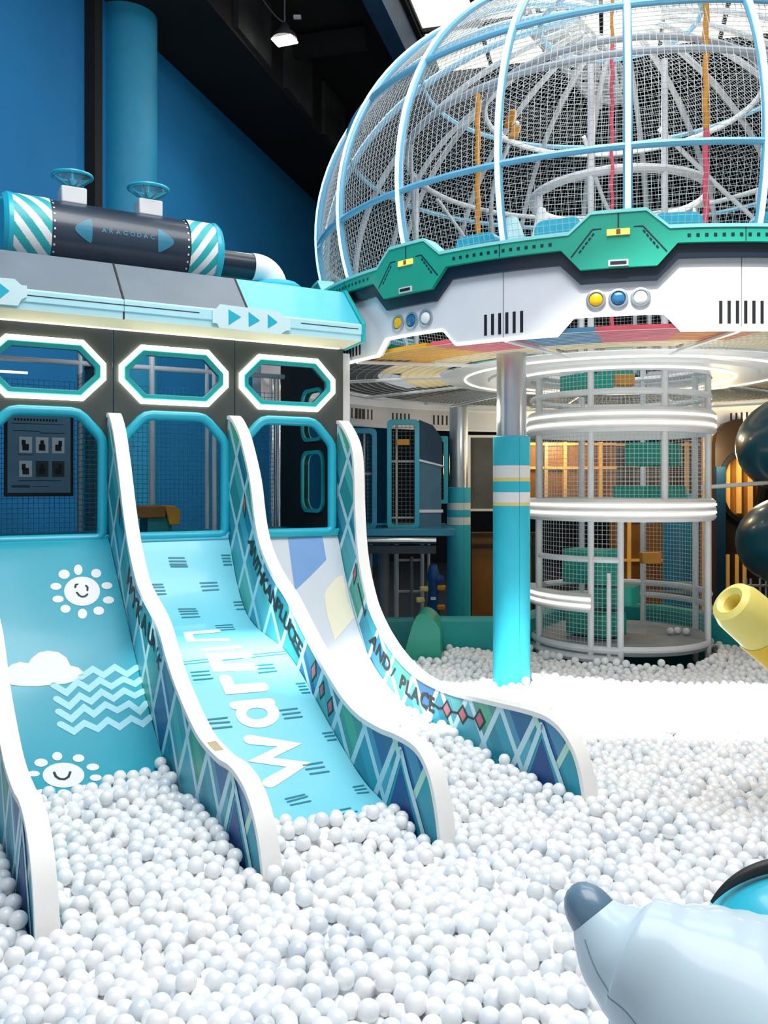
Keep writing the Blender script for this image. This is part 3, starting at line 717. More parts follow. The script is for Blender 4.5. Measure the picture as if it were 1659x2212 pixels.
for c, r in ((-2.06, .14), (-1.50, .15)):
    mb = MB(); mb.box(TA(c-.09, 3.655, -.30)-N*.08, U*.18, N*.16, Z*.125); vb = mb.build('valve_block', 'grey_white', tank, bevel=.012)
    mb = MB(); ct = TA(c, 3.855)
    mb.tube([ct+Z*.02+(U*math.cos(2*PI*i/40)+N*math.sin(2*PI*i/40))*r for i in range(40)], .012, 8, closed=True)
    for i in range(6):
        d = U*math.cos(PI/3*i)+N*math.sin(PI/3*i); mb.tube([ct-Z*.05+d*.03, ct+Z*.0+d*r*.75, ct+Z*.02+d*r], .006, 6)
    mb.lathe(ct-Z*.06, Z, [(0, .03), (.05, .03), (.06, .012), (.12, .008), (.12, 0)], 16)
    mb.lathe(ct-Z*.055, Z, [(0, .04), (.02, r*.6), (.055, r*.93), (.062, r*.93), (.026, r*.58), (.006, .03)], 36, m=1)
    mb.build('handwheel', ['cyan', 'glass'], vb)

# ================================================================== COLUMNS
def padded_column(px, Y, r, rs, zt, ztop, bands, label):
    c = at(px, 1050, Y); c.z = -.5; t = thing('padded_column', c, label, 'column', 'padded columns under the dome')
    zs = [-.5, zt]+[b for bb in bands for b in bb[:2]]; zs = sorted(set(zs)); mb = MB()
    for a, b in zip(zs, zs[1:]):
        m = 0
        for q in bands:
            if q[0]-1e-6 <= a and b <= q[1]+1e-6: m = q[2]
        mb.lathe(V3(c.x, c.y, 0), Z, [(a, r), (b, r)], 56, m=m)
    mb.lathe(V3(c.x, c.y, 0), Z, [(zt, r), (zt+.008, r-.01), (zt+.008, rs)], 56)
    mb.build('padding', ['col_cyan', 'white', 'yellow_pad'], t)
    mb = MB(); mb.lathe(V3(c.x, c.y, 0), Z, [(zt-.1, rs), (ztop, rs)], 48); mb.build('steel_post', 'steel', t)
    mb = MB()
    d = Vector((c.x, c.y, 0)).normalized().cross(Z)
    mb.tube([V3(c.x, c.y, 0)+d*(r+.001)*.42-Vector((c.x, c.y, 0)).normalized()*(r*.908)+Z*z for z in (-.2, zt)], .002, 4); mb.build('zip_seam', 'teal_frame', t)
zc_ = lambda y, Y: CZ-(y-PY)/F*Y
padded_column(1105, 7.43, .156, .125, zc_(945, 7.43), 2.79, [(zc_(1032, 7.43), zc_(1006, 7.43), 1), (zc_(1040, 7.43), zc_(1032, 7.43), 2), (zc_(1085, 7.43), zc_(1063, 7.43), 1), (zc_(1092, 7.43), zc_(1085, 7.43), 2)],
              'thick cyan padded column in the balls with white and yellow stripes below bare steel')
padded_column(991, 11.6, .155, .122, zc_(1054, 11.6), 2.64, [(zc_(1101, 11.6), zc_(1086, 11.6), 1), (zc_(1133, 11.6), zc_(1117, 11.6), 1)],
              'cyan padded column with two white stripes behind the low teal pit wall')

# ================================================================== SAUCER DECK AND DOME
C = Vector((2.37, 8.90, 0)); DEG = PI/180; PA = -15.0
dirv = lambda a: Vector((math.sin(a), -math.cos(a), 0))
def loc(a): return ((a/DEG-PA+15) % 30)-15
def step(b, p, w0, w1):
    def f(a):
        d = abs(loc(a))
        return p if d <= w0 else b if d >= w1 else p+(b-p)*(d-w0)/(w1-w0)
    return f
gt = step(3.30, 3.425, 3.3, 6.0); gl = step(3.205, 3.06, 4.6, 7.0); nl = step(3.115, 2.975, 4.7, 7.3); wl = step(2.645, 2.765, 5.6, 7.7)
AN = sorted(set([round(x*.75, 3) for x in range(480)]+[round((PA+30*k+s*w) % 360, 3) for k in range(12) for w in (3.3, 6.0, 4.6, 7.0, 4.7, 7.3, 5.6, 7.7) for s in (1, -1)]))
AN = [a*DEG for a in AN]
deck = thing('saucer_deck', V3(C.x, C.y, 2.64), 'round white and green flying-saucer deck carrying the netted dome', 'play deck')
mb = MB(); mb.ring(C, 2.99, 3.05, wl, lambda a: nl(a)+.03, AN, closed=True); mb.build('white_fascia', 'rim_white', deck, ang=20)
mb = MB(); mb.ring(C, 2.99, 3.085, nl, lambda a: gl(a)+.03, AN, closed=True); mb.build('navy_band', 'navy', deck, ang=20)
rimb = MB(); rimb.ring(C, 2.99, 3.12, gl, gt, AN, closed=True)
mb = MB(); mb.ring(C, 2.98, 3.128, gt, lambda a: gt(a)+.022, AN, closed=True); mb.build('rim_edge', 'rim_mint', deck, ang=20)
mb = MB(); mb.ring(C, 3.02, 3.056, lambda a: wl(a)-.012, wl, [a-2*PI for a in AN if a > 250*DEG]+[a for a in AN if a < 70*DEG]); mb.build('led_edge', 'led_edge', deck, ang=20)
rmap = lambda r: (lambda d, z: C+dirv(d*DEG)*r+Z*z)
for k, pa in enumerate((-75, -45, -15, 15)):
    def seg(d0, z0, d1, z1, w, r=3.1225, m=1):
        a, b = C+dirv((pa+d0)*DEG)*r+Z*z0, C+dirv((pa+d1)*DEG)*r+Z*z1; t_ = (b-a).normalized(); nn = t_.cross(dirv((pa+(d0+d1)/2)*DEG))
        rimb.quad(a-nn*w/2, a+nn*w/2, b+nn*w/2, b-nn*w/2, m)
    for q in ((-5.7, 3.15, -3.1, 3.325), (-3.1, 3.325, 2.9, 3.325), (2.9, 3.325, 5.7, 3.15), (0, 3.325, 0, 3.42)): seg(*q, .009)
    for j in range(5):
        for s in (-1, 1): g = .12+.16*j; seg(s*(5.0-2.4*g), 3.155+.165*g, s*(4.75-2.4*g), 3.173+.165*g, .012)
    for j in range(14): d = 8.3+j*1.03; seg(d, 3.24, d+.0001, 3.262, .022)
    seg(15, 3.30, 15, 3.21, .006)
    mb = MB(); mb.box(C+dirv(pa*DEG)*3.12+dirv((pa+90)*DEG)*-.075+Z*3.275, dirv((pa+90)*DEG)*.15, dirv(pa*DEG)*.012, Z*.04)
    mb.box(C+dirv(pa*DEG)*3.132+dirv((pa+90)*DEG)*-.014+Z*3.278, dirv((pa+90)*DEG)*.028, dirv(pa*DEG)*.003, Z*.034, 1)
    mb.build('signal_lamp', ['lamp_yellow', 'amber'], deck, bevel=.004)
    mb = MB(); e = dirv((pa+90)*DEG); o = C+dirv(pa*DEG)*3.12-e*.065+Z*3.068
    mb.box(o, e*.13, dirv(pa*DEG)*.01, Z*.042, 0); mb.box(o+e*.012+Z*.01+dirv(pa*DEG)*.01, e*.106, dirv(pa*DEG)*.002, Z*.022, 1); mb.build('slot_plate', ['grey_white', 'ink'], deck)
    if k > 0:
        for d, cc in ((-2.75, 'lens_yellow'), (0, 'lens_blue'), (2.7, 'lens_white')):
            o = C+dirv((pa+d)*DEG)*3.05+Z*2.865; ax = dirv((pa+d)*DEG)
            mb = MB(); mb.lathe(o, ax, [(0, .066), (.012, .066), (.016, .058), (.016, .05), (.004, .046)], 32); pl = mb.build('porthole_ring', 'steel', deck)
            mb = MB(); mb.lathe(o, ax, [(.004, .046), (.016, .042), (.024, .03), (.028, .012), (.029, 0)], 32); ln = mb.build('lens', cc, pl)
            ln['label'] = {'lens_yellow': 'yellow lens', 'lens_blue': 'blue lens', 'lens_white': 'white lens'}[cc]
    mb = MB()
    for j in range(6):
        d = (pa+15+(j-2.5)*1.03)*DEG; mb.box(C+dirv(d)*3.045-dirv(d+PI/2)*.011+Z*2.68, dirv(d+PI/2)*.022, dirv(d)*.008, Z*.15)
    mb.build('vent_slots', 'black', deck)
    mb = MB(); d = (pa+15)*DEG; mb.box(C+dirv(d)*3.045-dirv(d+PI/2)*.002+Z*2.655, dirv(d+PI/2)*.004, dirv(d)*.007, Z*.47); mb.build('panel_joint', 'mat_dark', deck)
mb = MB()
for j in range(5):
    d = (-91+j*1.1)*DEG; mb.box(C+dirv(d)*3.045-dirv(d+PI/2)*.011+Z*2.68, dirv(d+PI/2)*.022, dirv(d)*.008, Z*.15)
mb.build('vent_slots', 'black', deck)
rimb.build('green_rim', ['rim_green', 'navy'], deck, ang=20)
# netting floor of the deck, sagging cone up to the tower
zf = lambda r: 2.66+(3.0-r)/2.05*.09
L_ = [np.array([C+dirv(2*PI*i/300)*r+Z*zf(r) for r in (2.99, 1.95, .93)]) for i in range(190)]
L_ += [np.array([C+dirv(2*PI*i/120)*r+Z*zf(r) for i in range(121)]) for r in np.arange(.95, 3.0, .085)]
V, Q = net_lines(L_, .0026); fast_mesh('floor_net', V, Q, 'net_white', deck)
mb = MB()
for a in range(0, 360, 30): mb.tube([C+dirv(a*DEG)*.93+Z*(zf(.93)-.02), C+dirv(a*DEG)*3.0+Z*(zf(3.0)-.02)], .016, 6)
mb.build('floor_ribs', 'steel_white', deck)
# translucent mats on the net
for k in ('mat_yellow', 'mat_pink', 'mat_cream', 'mat_blue', 'mat_orange'):
    nt = M[k].node_tree; b = nt.nodes['Principled BSDF']; tr = nt.nodes.new('ShaderNodeBsdfTranslucent'); mx = nt.nodes.new('ShaderNodeMixShader'); mx.inputs[0].default_value = .5
    nt.links.new(b.inputs['Base Color'].links[0].from_socket, tr.inputs['Color'])
    nt.links.new(b.outputs[0], mx.inputs[1]); nt.links.new(tr.outputs[0], mx.inputs[2]); nt.links.new(mx.outputs[0], nt.nodes['Material Output'].inputs['Surface'])
def mat_sector(r0, r1, a0, a1, m, label, group):
    an = [a0+(a1-a0)*i/6 for i in range(7)]; mb = MB(); vs = []; fs = []
    for a in an:
        d = dirv(a*DEG)
        for r, e in ((r0, .012), (r1, .012), (r1, .04), (r0, .04)): vs.append(C+d*r+Z*(zf(r)+e))
    for i in range(6):
        for j in range(4): fs.append((i*4+j, i*4+4+j, i*4+4+(j+1) % 4, i*4+(j+1) % 4))
    fs += [(0, 1, 2, 3), (27, 26, 25, 24)]
    mb.add(vs, fs); tag(mb.build('play_mat', m), label, 'mat', group)
cyc = {-75: 'cream', -60: 'yellow', -52: 'yellow', -45: 'yellow', -36: 'pink', -27: 'blue', -18: 'pink', -9: 'orange', 0: 'orange', 9: 'cream', 18: 'yellow', 27: 'yellow', 36: 'pink', 45: 'orange'}
for a, cname in (( -78, 'cream'), (-63, 'yellow'), (-50, 'yellow'), (-37, 'pink'), (-24, 'blue'), (-12, 'pink'), (0, 'orange'), (12, 'cream'), (24, 'yellow'), (36, 'pink'), (48, 'orange')):
    mat_sector(2.22, 2.95, a-6, a+6, 'mat_'+cname, '%s mat in the outer ring of the net deck under the dome' % cname, '%s mats in the outer ring of the net deck' % cname)
for a in range(-180, 180, 30):
    if abs(a) < 125: mat_sector(1.82, 2.20, a+1, a+29, 'mat_cream', 'cream mat in the inner ring of the net deck around the tower', 'cream mats of the inner ring')
for a in range(60, 300, 30): mat_sector(1.82 if a in (150, 180, 120, 210) else 2.44, 2.97, a+.5, a+29.5, 'mat_dark', 'dark grey mat at the far side of the net deck', 'dark grey mats of the net deck')

dome = thing('climbing_dome', V3(C.x, C.y, 3.3), 'big netted dome of light blue tubes with glowing ribs on the saucer deck', 'dome')
RA, RB, ZD = 3.03, 2.36, 4.0
def dp(a, ph, e=0): return C+dirv(a)*((RA+e)*math.cos(ph))+Z*(ZD+(RB+e)*math.sin(ph))
PH0 = -17*DEG
for i in range(21):
    a = (-13.8-17.143*i)*DEG; pts = [dp(a, PH0+(82*DEG-PH0)*j/30) for j in range(31)]
    fr = i <= 5 or i == 20
    mb = MB(); mb.tube(pts, .031, 10, up=dirv(a+PI/2)); rb = mb.build('rib', 'dome_tube' if fr else 'dome_grey', dome)
    if not fr: continue
    mb = MB(); mb.tube([dp(a, PH0+(82*DEG-PH0)*j/30, .022) for j in range(31)], .019, 8, up=dirv(a+PI/2)); mb.build('led_strip', 'led_cyan', rb)
for z_ in (3.36, 3.90, 5.0, 5.78, 6.28):
    ph = math.asin((z_-ZD)/RB); mb = MB(); mb.tube([dp(2*PI*j/120, ph) for j in range(120)], .026, 8, closed=True); mb.build('hoop', 'dome_tube', dome)
L_ = [np.array([dp(2*PI*i/400, PH0+((84 if i % 2 == 0 else 60)*DEG-PH0)*j/34, -.03) for j in range(35)]) for i in range(400)]
L_ += [np.array([dp(2*PI*i/150, PH0+(84*DEG-PH0)*j/92, -.03) for i in range(151)]) for j in range(93)]
V, Q = net_lines(L_, .0021); fast_mesh('dome_net', V, Q, 'net_white', dome)
# inner climbing frame
inn = thing('inner_frame', V3(C.x, C.y, 2.95), 'pale grey inner climbing frame of hoops and braces inside the dome', 'frame')
for r, z_ in ((2.15, 4.95), (1.35, 5.45)):
    mb = MB(); mb.tube([C+dirv(2*PI*j/60)*r+Z*z_ for j in range(60)], .03, 8, closed=True); mb.build('hoop', 'dome_grey', inn)
for a in (110, 150, 195, 240):
    mb = MB(); mb.tube(crv([C+dirv(a*DEG)*2.8+Z*3.25, C+dirv((a+8)*DEG)*2.45+Z*4.3, C+dirv((a+20)*DEG)*1.9+Z*5.05, C+dirv((a+34)*DEG)*1.2+Z*5.6], 8), .026, 8); mb.build('brace', 'dome_grey', inn)
    mb = MB(); mb.tube([C+dirv((a+10)*DEG)*2.15+Z*3.0, C+dirv((a+10)*DEG)*2.15+Z*4.95], .028, 8); mb.build('post', 'dome_grey', inn)
    mb = MB(); mb.tube([C+dirv((a+10)*DEG)*2.15+Z*4.0, C+dirv((a+40)*DEG)*2.15+Z*4.9], .02, 8); mb.build('strut', 'dome_grey', inn)
# lattice girder hanging under the skylight
ga, gb = at(1160, 45, 13.2), at(1328, 235, 13.8)
gd = thing('lattice_girder', gb, 'grey lattice girder slanting down under the skylight, seen through the dome top', 'girder')
for dx, dz in ((-.23, 0), (.23, 0), (-.23, .46), (.23, .46)):
    mb = MB(); mb.tube([ga+V3(dx, 0, dz), gb+V3(dx, 0, dz)], .055, 8); mb.build('chord', 'dome_grey', gd)
mb = MB()
for i in range(14):
    p, q = ga.lerp(gb, i/14), ga.lerp(gb, (i+1)/14); s = i % 2
    for dx in (-.23, .23): mb.tube([p+V3(dx, 0, .46*s), q+V3(dx, 0, .46*(1-s))], .034, 6)
    mb.tube([p+V3(-.23, 0, .46*s), q+V3(.23, 0, .46*s)], .03, 6); mb.tube([p+V3(-.23, 0, 0), p+V3(.23, 0, 0)], .03, 6)
mb.tube([gb+V3(0, 0, .3), V3(gb.x, gb.y, H)], .02, 6)
mb.build('lacing', 'dome_grey', gd)
# hanging soft ropes
for px, Y, zt, sp, lb in ((1032, 8.1, 5.2, None, 'orange soft rope hanging at the near left inside the dome'), (1322, 8.0, 6.1, 'pink', 'thin pink soft rope hanging in the middle of the dome'), (1525, 7.3, 5.75, 'both', 'orange and pink soft rope hanging right of the middle of the dome')):
    b = at(px, 1050, Y); t = thing('soft_rope', V3(b.x, b.y, 2.95), lb, 'rope', 'soft ropes inside the dome'); k = .027 if sp != 'pink' else .018
    zm = 2.95 if sp is None else zt-.5 if sp == 'pink' else 4.55
    for z0, z1, m in ((zm, zt, 'rope_orange'), (2.95, zm, 'rope_pink')):
        if z1-z0 < .1: continue
        n_ = int((z1-z0)/.06); mb = MB(); mb.tube([V3(b.x+.006*math.sin(i*1.3), b.y, z0+(z1-z0)*i/n_) for i in range(n_+1)], [k*(1 if i % 2 else .86) for i in range(n_+1)], 10); mb.build('rope_piece', m, t)
tg = at(1103, 258, 8.6); mb = MB(); mb.lathe(tg, V3(.3, -.4, .8), [(-.10, 0), (-.08, .035), (0, .05), (.08, .035), (.10, 0)], 18); mb.box(tg+V3(-.02, -.02, -.18), V3(.09, 0, 0), V3(0, .06, 0), V3(.03, 0, .12))
tag(mb.build('climbing_hold', 'orange', bevel=.01), 'small orange hold fixed high on the dome net', 'climbing hold')
# seat pads behind the rim
for i, a in enumerate((-53, -36.5, -23.5, -7, 7.5)):
    e = dirv((a+90)*DEG); o = C+dirv(a*DEG)*2.84; mb = MB()
    mb.prism(rrect(-.17, 0, .17, .52 if i != 2 else .54, .07), o-Z*0+Z*2.97, e, Z, dirv(a*DEG)*-1, .14)
    tag(mb.build('seat_pad', 'cyan_pad', bevel=.02), ('cyan cushion left of the leftmost green rim pod', 'cyan cushion just right of the leftmost green rim pod', 'cyan cushion just left of the middle green rim pod', 'cyan cushion just right of the middle green rim pod', 'cyan cushion at the picture edge behind the green rim')[i], 'cushion', 'cushions behind the green rim')
# pale covered bundle on the deck
for i, (px, py, r, lb) in enumerate(((1105, 490, .2, 'pale blue soft bundle behind the rim left of the tower hoop'), (1170, 470, .13, 'white soft ball beside the tower hoop on the deck'))):
    o = at(px, py, 8.2); mb = MB(); mb.lathe(V3(o.x, o.y, 2.96), Z, [(0, r*.9), ((o.z-2.96)*.5, r), ((o.z-2.96)*.8, r*.8), (o.z-2.96+.08, r*.3), (o.z-2.96+.1, 0)], 20)
    tag(mb.build('soft_bundle', ('pale_cyan', 'white')[i]), lb, 'bundle')

# ================================================================== NET TOWER
tw = thing('net_tower', V3(C.x, C.y, -.2), 'round white net tower with glowing bands standing in the balls under the dome', 'climbing tower')
TR = .86; PO = [-32+45*k for k in range(8)]
for k, a in enumerate(PO):
    z0 = -.2 if k != 1 else 1.28
    mb = MB(); mb.tube([C+dirv(a*DEG)*TR+Z*z0, C+dirv(a*DEG)*TR+Z*(5.5 if k in (0, 1) else 4.5 if k in (3, 5, 7) else 2.9)], .031, 12); mb.build('post', 'steel_white', tw)
for a, z0, z1, r in ((-14, -.2, 1.3, .03), (-21, -.2, .80, .02)):
    mb = MB(); mb.tube([C+dirv(a*DEG)*TR+Z*z0, C+dirv(a*DEG)*TR+Z*z1], r, 10); mb.build('post', 'steel_white', tw)
def arc(a0, a1, r, z_, n=40): return [C+dirv((a0+(a1-a0)*i/n)*DEG)*r+Z*z_ for i in range(n+1)]
def band(z0, z1, a0=0, a1=360):
    full = a1-a0 == 360; n = 96; h = z1-z0
    prof = [(z0, .83), (z0, .90), (z0+.15*h, .925), (z0+.36*h, .905), (z0+.50*h, .925), (z0+.72*h, .905), (z0+.86*h, .92), (z1, .89), (z1, .83), (z0, .83)]
    mb = MB(); mb.lathe(V3(C.x, C.y, 0), Z, prof, n, ref=Vector((0, -1, 0)), a0=a0*DEG, a1=a1*DEG); b = mb.build('band', 'grey_white', tw, ang=50)
    mb = MB()
    for f in (.36, .72): mb.lathe(V3(C.x, C.y, 0), Z, [(z0+f*h-.010, .908), (z0+f*h-.010, .926), (z0+f*h+.010, .926), (z0+f*h+.010, .908)], n, ref=Vector((0, -1, 0)), a0=a0*DEG, a1=a1*DEG)
    mb.build('led_ring', 'led_soft', b)
band(2.10, 2.33); band(1.27, 1.48); band(.43, .60, -105, -31)
mb = MB(); mb.lathe(V3(C.x, C.y, 0), Z, [(.04, .0), (.04, .86), (.10, .88), (.13, .86), (.13, 0)], 60); mb.build('base_floor', 'net_grey', tw)
for a0, a1, z_, r in ((-14, 58, .10, .03), (-105, -14, .09, .035), (-105, -14, -.0, .04), (0, 360, 2.47, .03), (-77, -14, .92, .028), (0, 360, 2.76, .035), (60, 230, .55, .03), (60, 230, .42, .03), (0, 360, 4.5, .045), (0, 360, 3.55, .02)):
    p = arc(a0, a1, TR, z_, 60); mb = MB(); mb.tube(p[:-1] if a1-a0 == 360 else p, r, 8, closed=(a1-a0 == 360)); mb.build('hoop', 'steel_white', tw)
L_ = []
for (a0, a1, z0, z1) in ((-180, 180, 1.48, 2.10), (-180, 180, 2.33, 2.76), (-122, -14, .1, 1.27), (58, 148, .1, 1.27)):
    n = int(TR*(a1-a0)*DEG/.042)
    L_ += [np.array([C+dirv((a0+(a1-a0)*i/n)*DEG)*(TR-.03)+Z*z_ for z_ in (z0, z1)]) for i in range(n+1)]
    L_ += [np.array(arc(a0, a1, TR-.03, z_, 60)) for z_ in np.arange(z0, z1, .042)]
V, Q = net_lines(L_, .0021); fast_mesh('tower_net', V, Q, 'net_white', tw)
mb = MB(); mb.lathe(V3(C.x, C.y, 0), Z, [(2.655, .885), (2.665, 1.1), (2.67, 1.3), (2.69, 1.32), (2.695, 1.78), (2.70, 1.80), (2.71, 1.78), (2.71, .885), (2.655, .885)], 72); mb.build('collar', 'white', tw)
mb = MB()
for r, z_ in ((1.10, 2.655), (1.55, 2.685)): mb.tube([C+dirv(2*PI*j/80)*r+Z*z_ for j in range(80)], .009, 6, closed=True)
mb.build('led_ring', 'led_soft', tw)
for i, (a, r, z0, z1, w, lb) in enumerate(((-52, .42, .66, .98, .5, 'turquoise foam block on the upper lower-left level of the net tower'), (-48, .40, .16, .38, .5, 'turquoise foam block lowest inside the net tower'), (-30, .2, .45, .62, .45, 'turquoise foam block at mid height in the lower net tower'),
                                       (55, .35, 1.80, 2.02, .62, 'turquoise foam block high in the upper net tower'), (35, .38, 1.49, 1.60, .7, 'turquoise foam pad lying on the upper tower band'), (-58, .45, 2.50, 2.68, .42, 'turquoise foam block right below the saucer deck in the tower'))):
    o = C+dirv(a*DEG)*r; e = dirv((a+90)*DEG); mb = MB(); mb.prism(rrect(-w/2, -.2, w/2, .2, .08), o+Z*z0, e, dirv(a*DEG), Z, z1-z0)
    tag(mb.build('foam_block', 'teal', bevel=.015), lb, 'foam block', 'foam blocks in the net tower')
for i, (px, py, lb) in enumerate(((1348, 822, 'tan foam box hanging in the top of the net tower'), (1405, 1205, 'small tan foam box behind the tower doorway'))):
    o = at(px, py, 9.2); mb = MB(); mb.cbox(o, .2, .12, .12); tag(mb.build('foam_box', 'orange', bevel=.012), lb, 'foam box')

# ================================================================== BACKGROUND PLAY STRUCTURES
bk = thing('back_fascia', V3(C.x, C.y+3.4, 2.38), 'white curved fascia with black vent slots beyond the saucer deck', 'fascia')
AB = [(82+j*2)*DEG for j in range(100)]
mb = MB(); mb.ring(C, 3.58, 3.66, lambda a: 2.38, lambda a: 2.95, AB); mb.build('fascia_board', 'rim_white', bk)
mb = MB(); mb.ring(C, 3.555, 3.585, lambda a: 2.63, lambda a: 2.655, AB); mb.ring(C, 3.555, 3.585, lambda a: 2.36, lambda a: 2.385, AB); mb.build('fascia_trim', 'white', bk)
for px in (768, 787, 866, 956, 1602):
    b = at(px, 900, 12); u_ = Vector((b.x, b.y, 0)).normalized(); cc = u_.dot(C); h = math.sqrt(3.578**2-(C-u_*cc).length**2); p = u_*(cc+h)-C; a0 = math.atan2(p.x, -p.y); mb = MB()
    for j in range(5):
        a = a0+(j-2)*.019; mb.box(C+dirv(a)*3.582-dirv(a+PI/2)*.012+Z*(2.44 if px > 860 else 2.46), dirv(a+PI/2)*.024, dirv(a)*-.006, Z*.13)
    mb.build('vent_slots', 'black', bk)
def frame_box(name, x0, y0, x1, y1, Y, dpt, mats, label, cat, bars=(), rails=(), net=True, r=.06, group=None):
    """boxy play pod: rounded front frame, side shell, netting, posts"""
    p, q = at(x0, y1, Y), at(x1, y0, Y); w, h = q.x-p.x, q.z-p.z
    t = thing(name, V3((p.x+q.x)/2, Y+dpt/2, p.z), label, cat, group)
    o = V3(p.x, Y, p.z); ex, ez, ey = V3(1, 0, 0), Z, V3(0, 1, 0)
    mb = MB(); mb.prism(rrect(0, 0, w, h, r), o, ex, ez, ey, .06, holes=[rrect(.055, .05, w-.055, h-.06, r*.8)]); mb.build('front_frame', mats[0], t, bevel=.012)
    mb = MB(); mb.prism(rrect(0, 0, w, h, r), o+ey*.06, ex, ez, ey, dpt, holes=[rrect(.02, .02, w-.02, h-.02, r*.8)]); mb.build('shell', mats[1], t)
    if net: V, Q = net_grid(o+ey*.10+V3(.03, 0, .03), ex, ez, w-.06, h-.06, .05, .003); fast_mesh('net', V, Q, 'net_grey', t)
    for b in bars: mb = MB(); mb.tube([o+V3(b*w, .13, .02), o+V3(b*w, .13, h-.02)], .014, 8); mb.build('bar', 'steel_white', t)
    for b in rails: mb = MB(); mb.tube([o+V3(.02, .13, b*h), o+V3(w-.02, .13, b*h)], .014, 8); mb.build('rail', 'steel_white', t)
    return t, o, w, h
t, o, w, h = frame_box('play_pod', 836, 906, 906, 1143, 10.6, .6, ('cyan', 'pod_navy'), 'tall teal pod window with a small orange box at its top, behind the slides', 'play pod', bars=(.3,), rails=(.1, .62))
mb = MB(); mb.cbox(o+V3(w*.5, .06, h-.27), .15, .06, .07); mb.build('signal_box', 'orange', t)
mb = MB(); mb.prism([(0, 0), (.27, 0), (.27, .82*h), (.16, .94*h), (0, h)], o+V3(w, .06, 0), V3(1, .15, 0), Z, V3(0, 1, 0), .5); sh = mb.build('side_shell', 'pod_slate', t)
mb = MB(); mb.prism([(0, .63*h), (.28, .58*h), (.28, .83*h), (.165, .95*h), (0, 1.0*h)], o+V3(w, .05, 0), V3(1, .15, 0), Z, V3(0, 1, 0), .01); mb.build('shell_cap', 'pod_navy', sh)
mb = MB(); mb.prism([(0, .62*h), (.285, .57*h), (.285, .585*h), (0, .64*h)], o+V3(w, .03, 0), V3(1, .15, 0), Z, V3(0, 1, 0), .02); mb.box(o+V3(w, .03, .15*h), V3(.29, .04, 0), V3(0, .02, 0), Z*.035); mb.build('shell_trim', 'white', sh)
frame_box('play_pod', 752, 925, 814, 1143, 10.4, .6, ('pod_blue', 'pod_navy'), 'narrow teal pod window right beside the upper end of the last slide panel', 'play pod', bars=(.55,), rails=(.55,))
t, o, w, h = frame_box('play_pod', 940, 942, 968, 1088, 11.2, .5, ('cyan', 'pod_navy'), 'small pod window directly left of the far padded column', 'play pod', bars=(), rails=(.72, .55), r=.02)
a, b = at(780, 1158, 10.3), at(964, 1142, 10.3)
mb = MB(); mb.box(V3(a.x-.4, 10.25, a.z), V3(b.x-a.x+.5, 0, 0), V3(0, 1.6, 0), Z*(b.z-a.z)); tag(mb.build('platform', 'pod_blue', bevel=.01), 'dark teal platform carrying the pod windows', 'platform')
a, b = at(786, 1168, 10.2), at(942, 1168, 10.2)
t = thing('roller_bar', a, 'shiny horizontal roller bar under the pod platform', 'roller')
mb = MB(); mb.tube([a-V3(.3, 0, 0), b], .04, 20); mb.build('roller', 'chrome', t); mb = MB(); mb.box(a+V3(-.3, .0, -.15), b-a+V3(.3, 0, 0), V3(0, .15, 0), Z*.09); mb.build('bracket', 'navy', t)
for i, (x, y0, y1, r, m) in enumerate(((801, 1180, 1345, .022, 'steel_white'), (829, 1185, 1340, .07, 'net_grey'), (856, 1180, 1340, .032, 'steel_white'), (889, 1220, 1330, .02, 'net_grey'), (912, 1180, 1250, .024, 'grey_white'), (926, 1180, 1240, .018, 'steel_white'))):
    p, q = at(x, y0, 10.9), at(x, y1, 10.9); mb = MB(); mb.tube([V3(p.x, p.y, p.z+.1), V3(q.x, q.y, -.5)], r, 12)
    tag(mb.build('support_pole', m), ('slim white pole nearest the last slide under the pod platform', 'thick grey pole under the pod platform', 'white pole right of the thick grey pole', 'short grey pole behind the low rail', 'pale pole left of the blue climbing post', 'thin white pole above the blue climbing post')[i], 'pole', 'poles under the pod platform')
for y in (1210, 1278):
    p, q = at(858, y, 10.95), at(912, y, 10.95); mb = MB(); mb.tube([p, q], .018, 8)
    tag(mb.build('cross_rail', 'steel_white'), 'upper short rail between the white poles' if y < 1250 else 'lower short rail between the white poles', 'rail')
# blue climbing post with yellow footholds
p = at(936, 1330, 10.3); t = thing('climbing_post', V3(p.x, p.y, -.5), 'dark blue climbing post with yellow foot pegs beyond the pit wall', 'climbing post')
mb = MB(); mb.lathe(V3(p.x, p.y, 0), Z, [(-.5, .07), (.1, .075), (.45, .06), (.5, .07), (.56, .075), (.62, .06), (.68, .045), (.7, 0)], 20); mb.lathe(V3(p.x+.07, p.y-.03, .52), V3(.4, -1, 0), [(-.04, 0), (-.03, .05), (.03, .05), (.04, 0)], 16); mb.build('post_body', 'deep_blue', t)
for x, y, m in ((916, 1272, 'yellow_pad'), (953, 1270, 'orange'), (908, 1296, 'yellow_pad'), (952, 1312, 'orange')):
    q = at(x, y, 10.28); mb = MB(); mb.cbox(q, .1, .09, .06); mb.build('foot_peg', m, t, bevel=.015)
mb = MB(); mb.cbox(at(936, 1293, 10.22), .06, .03, .03); mb.build('clip', 'white', t)
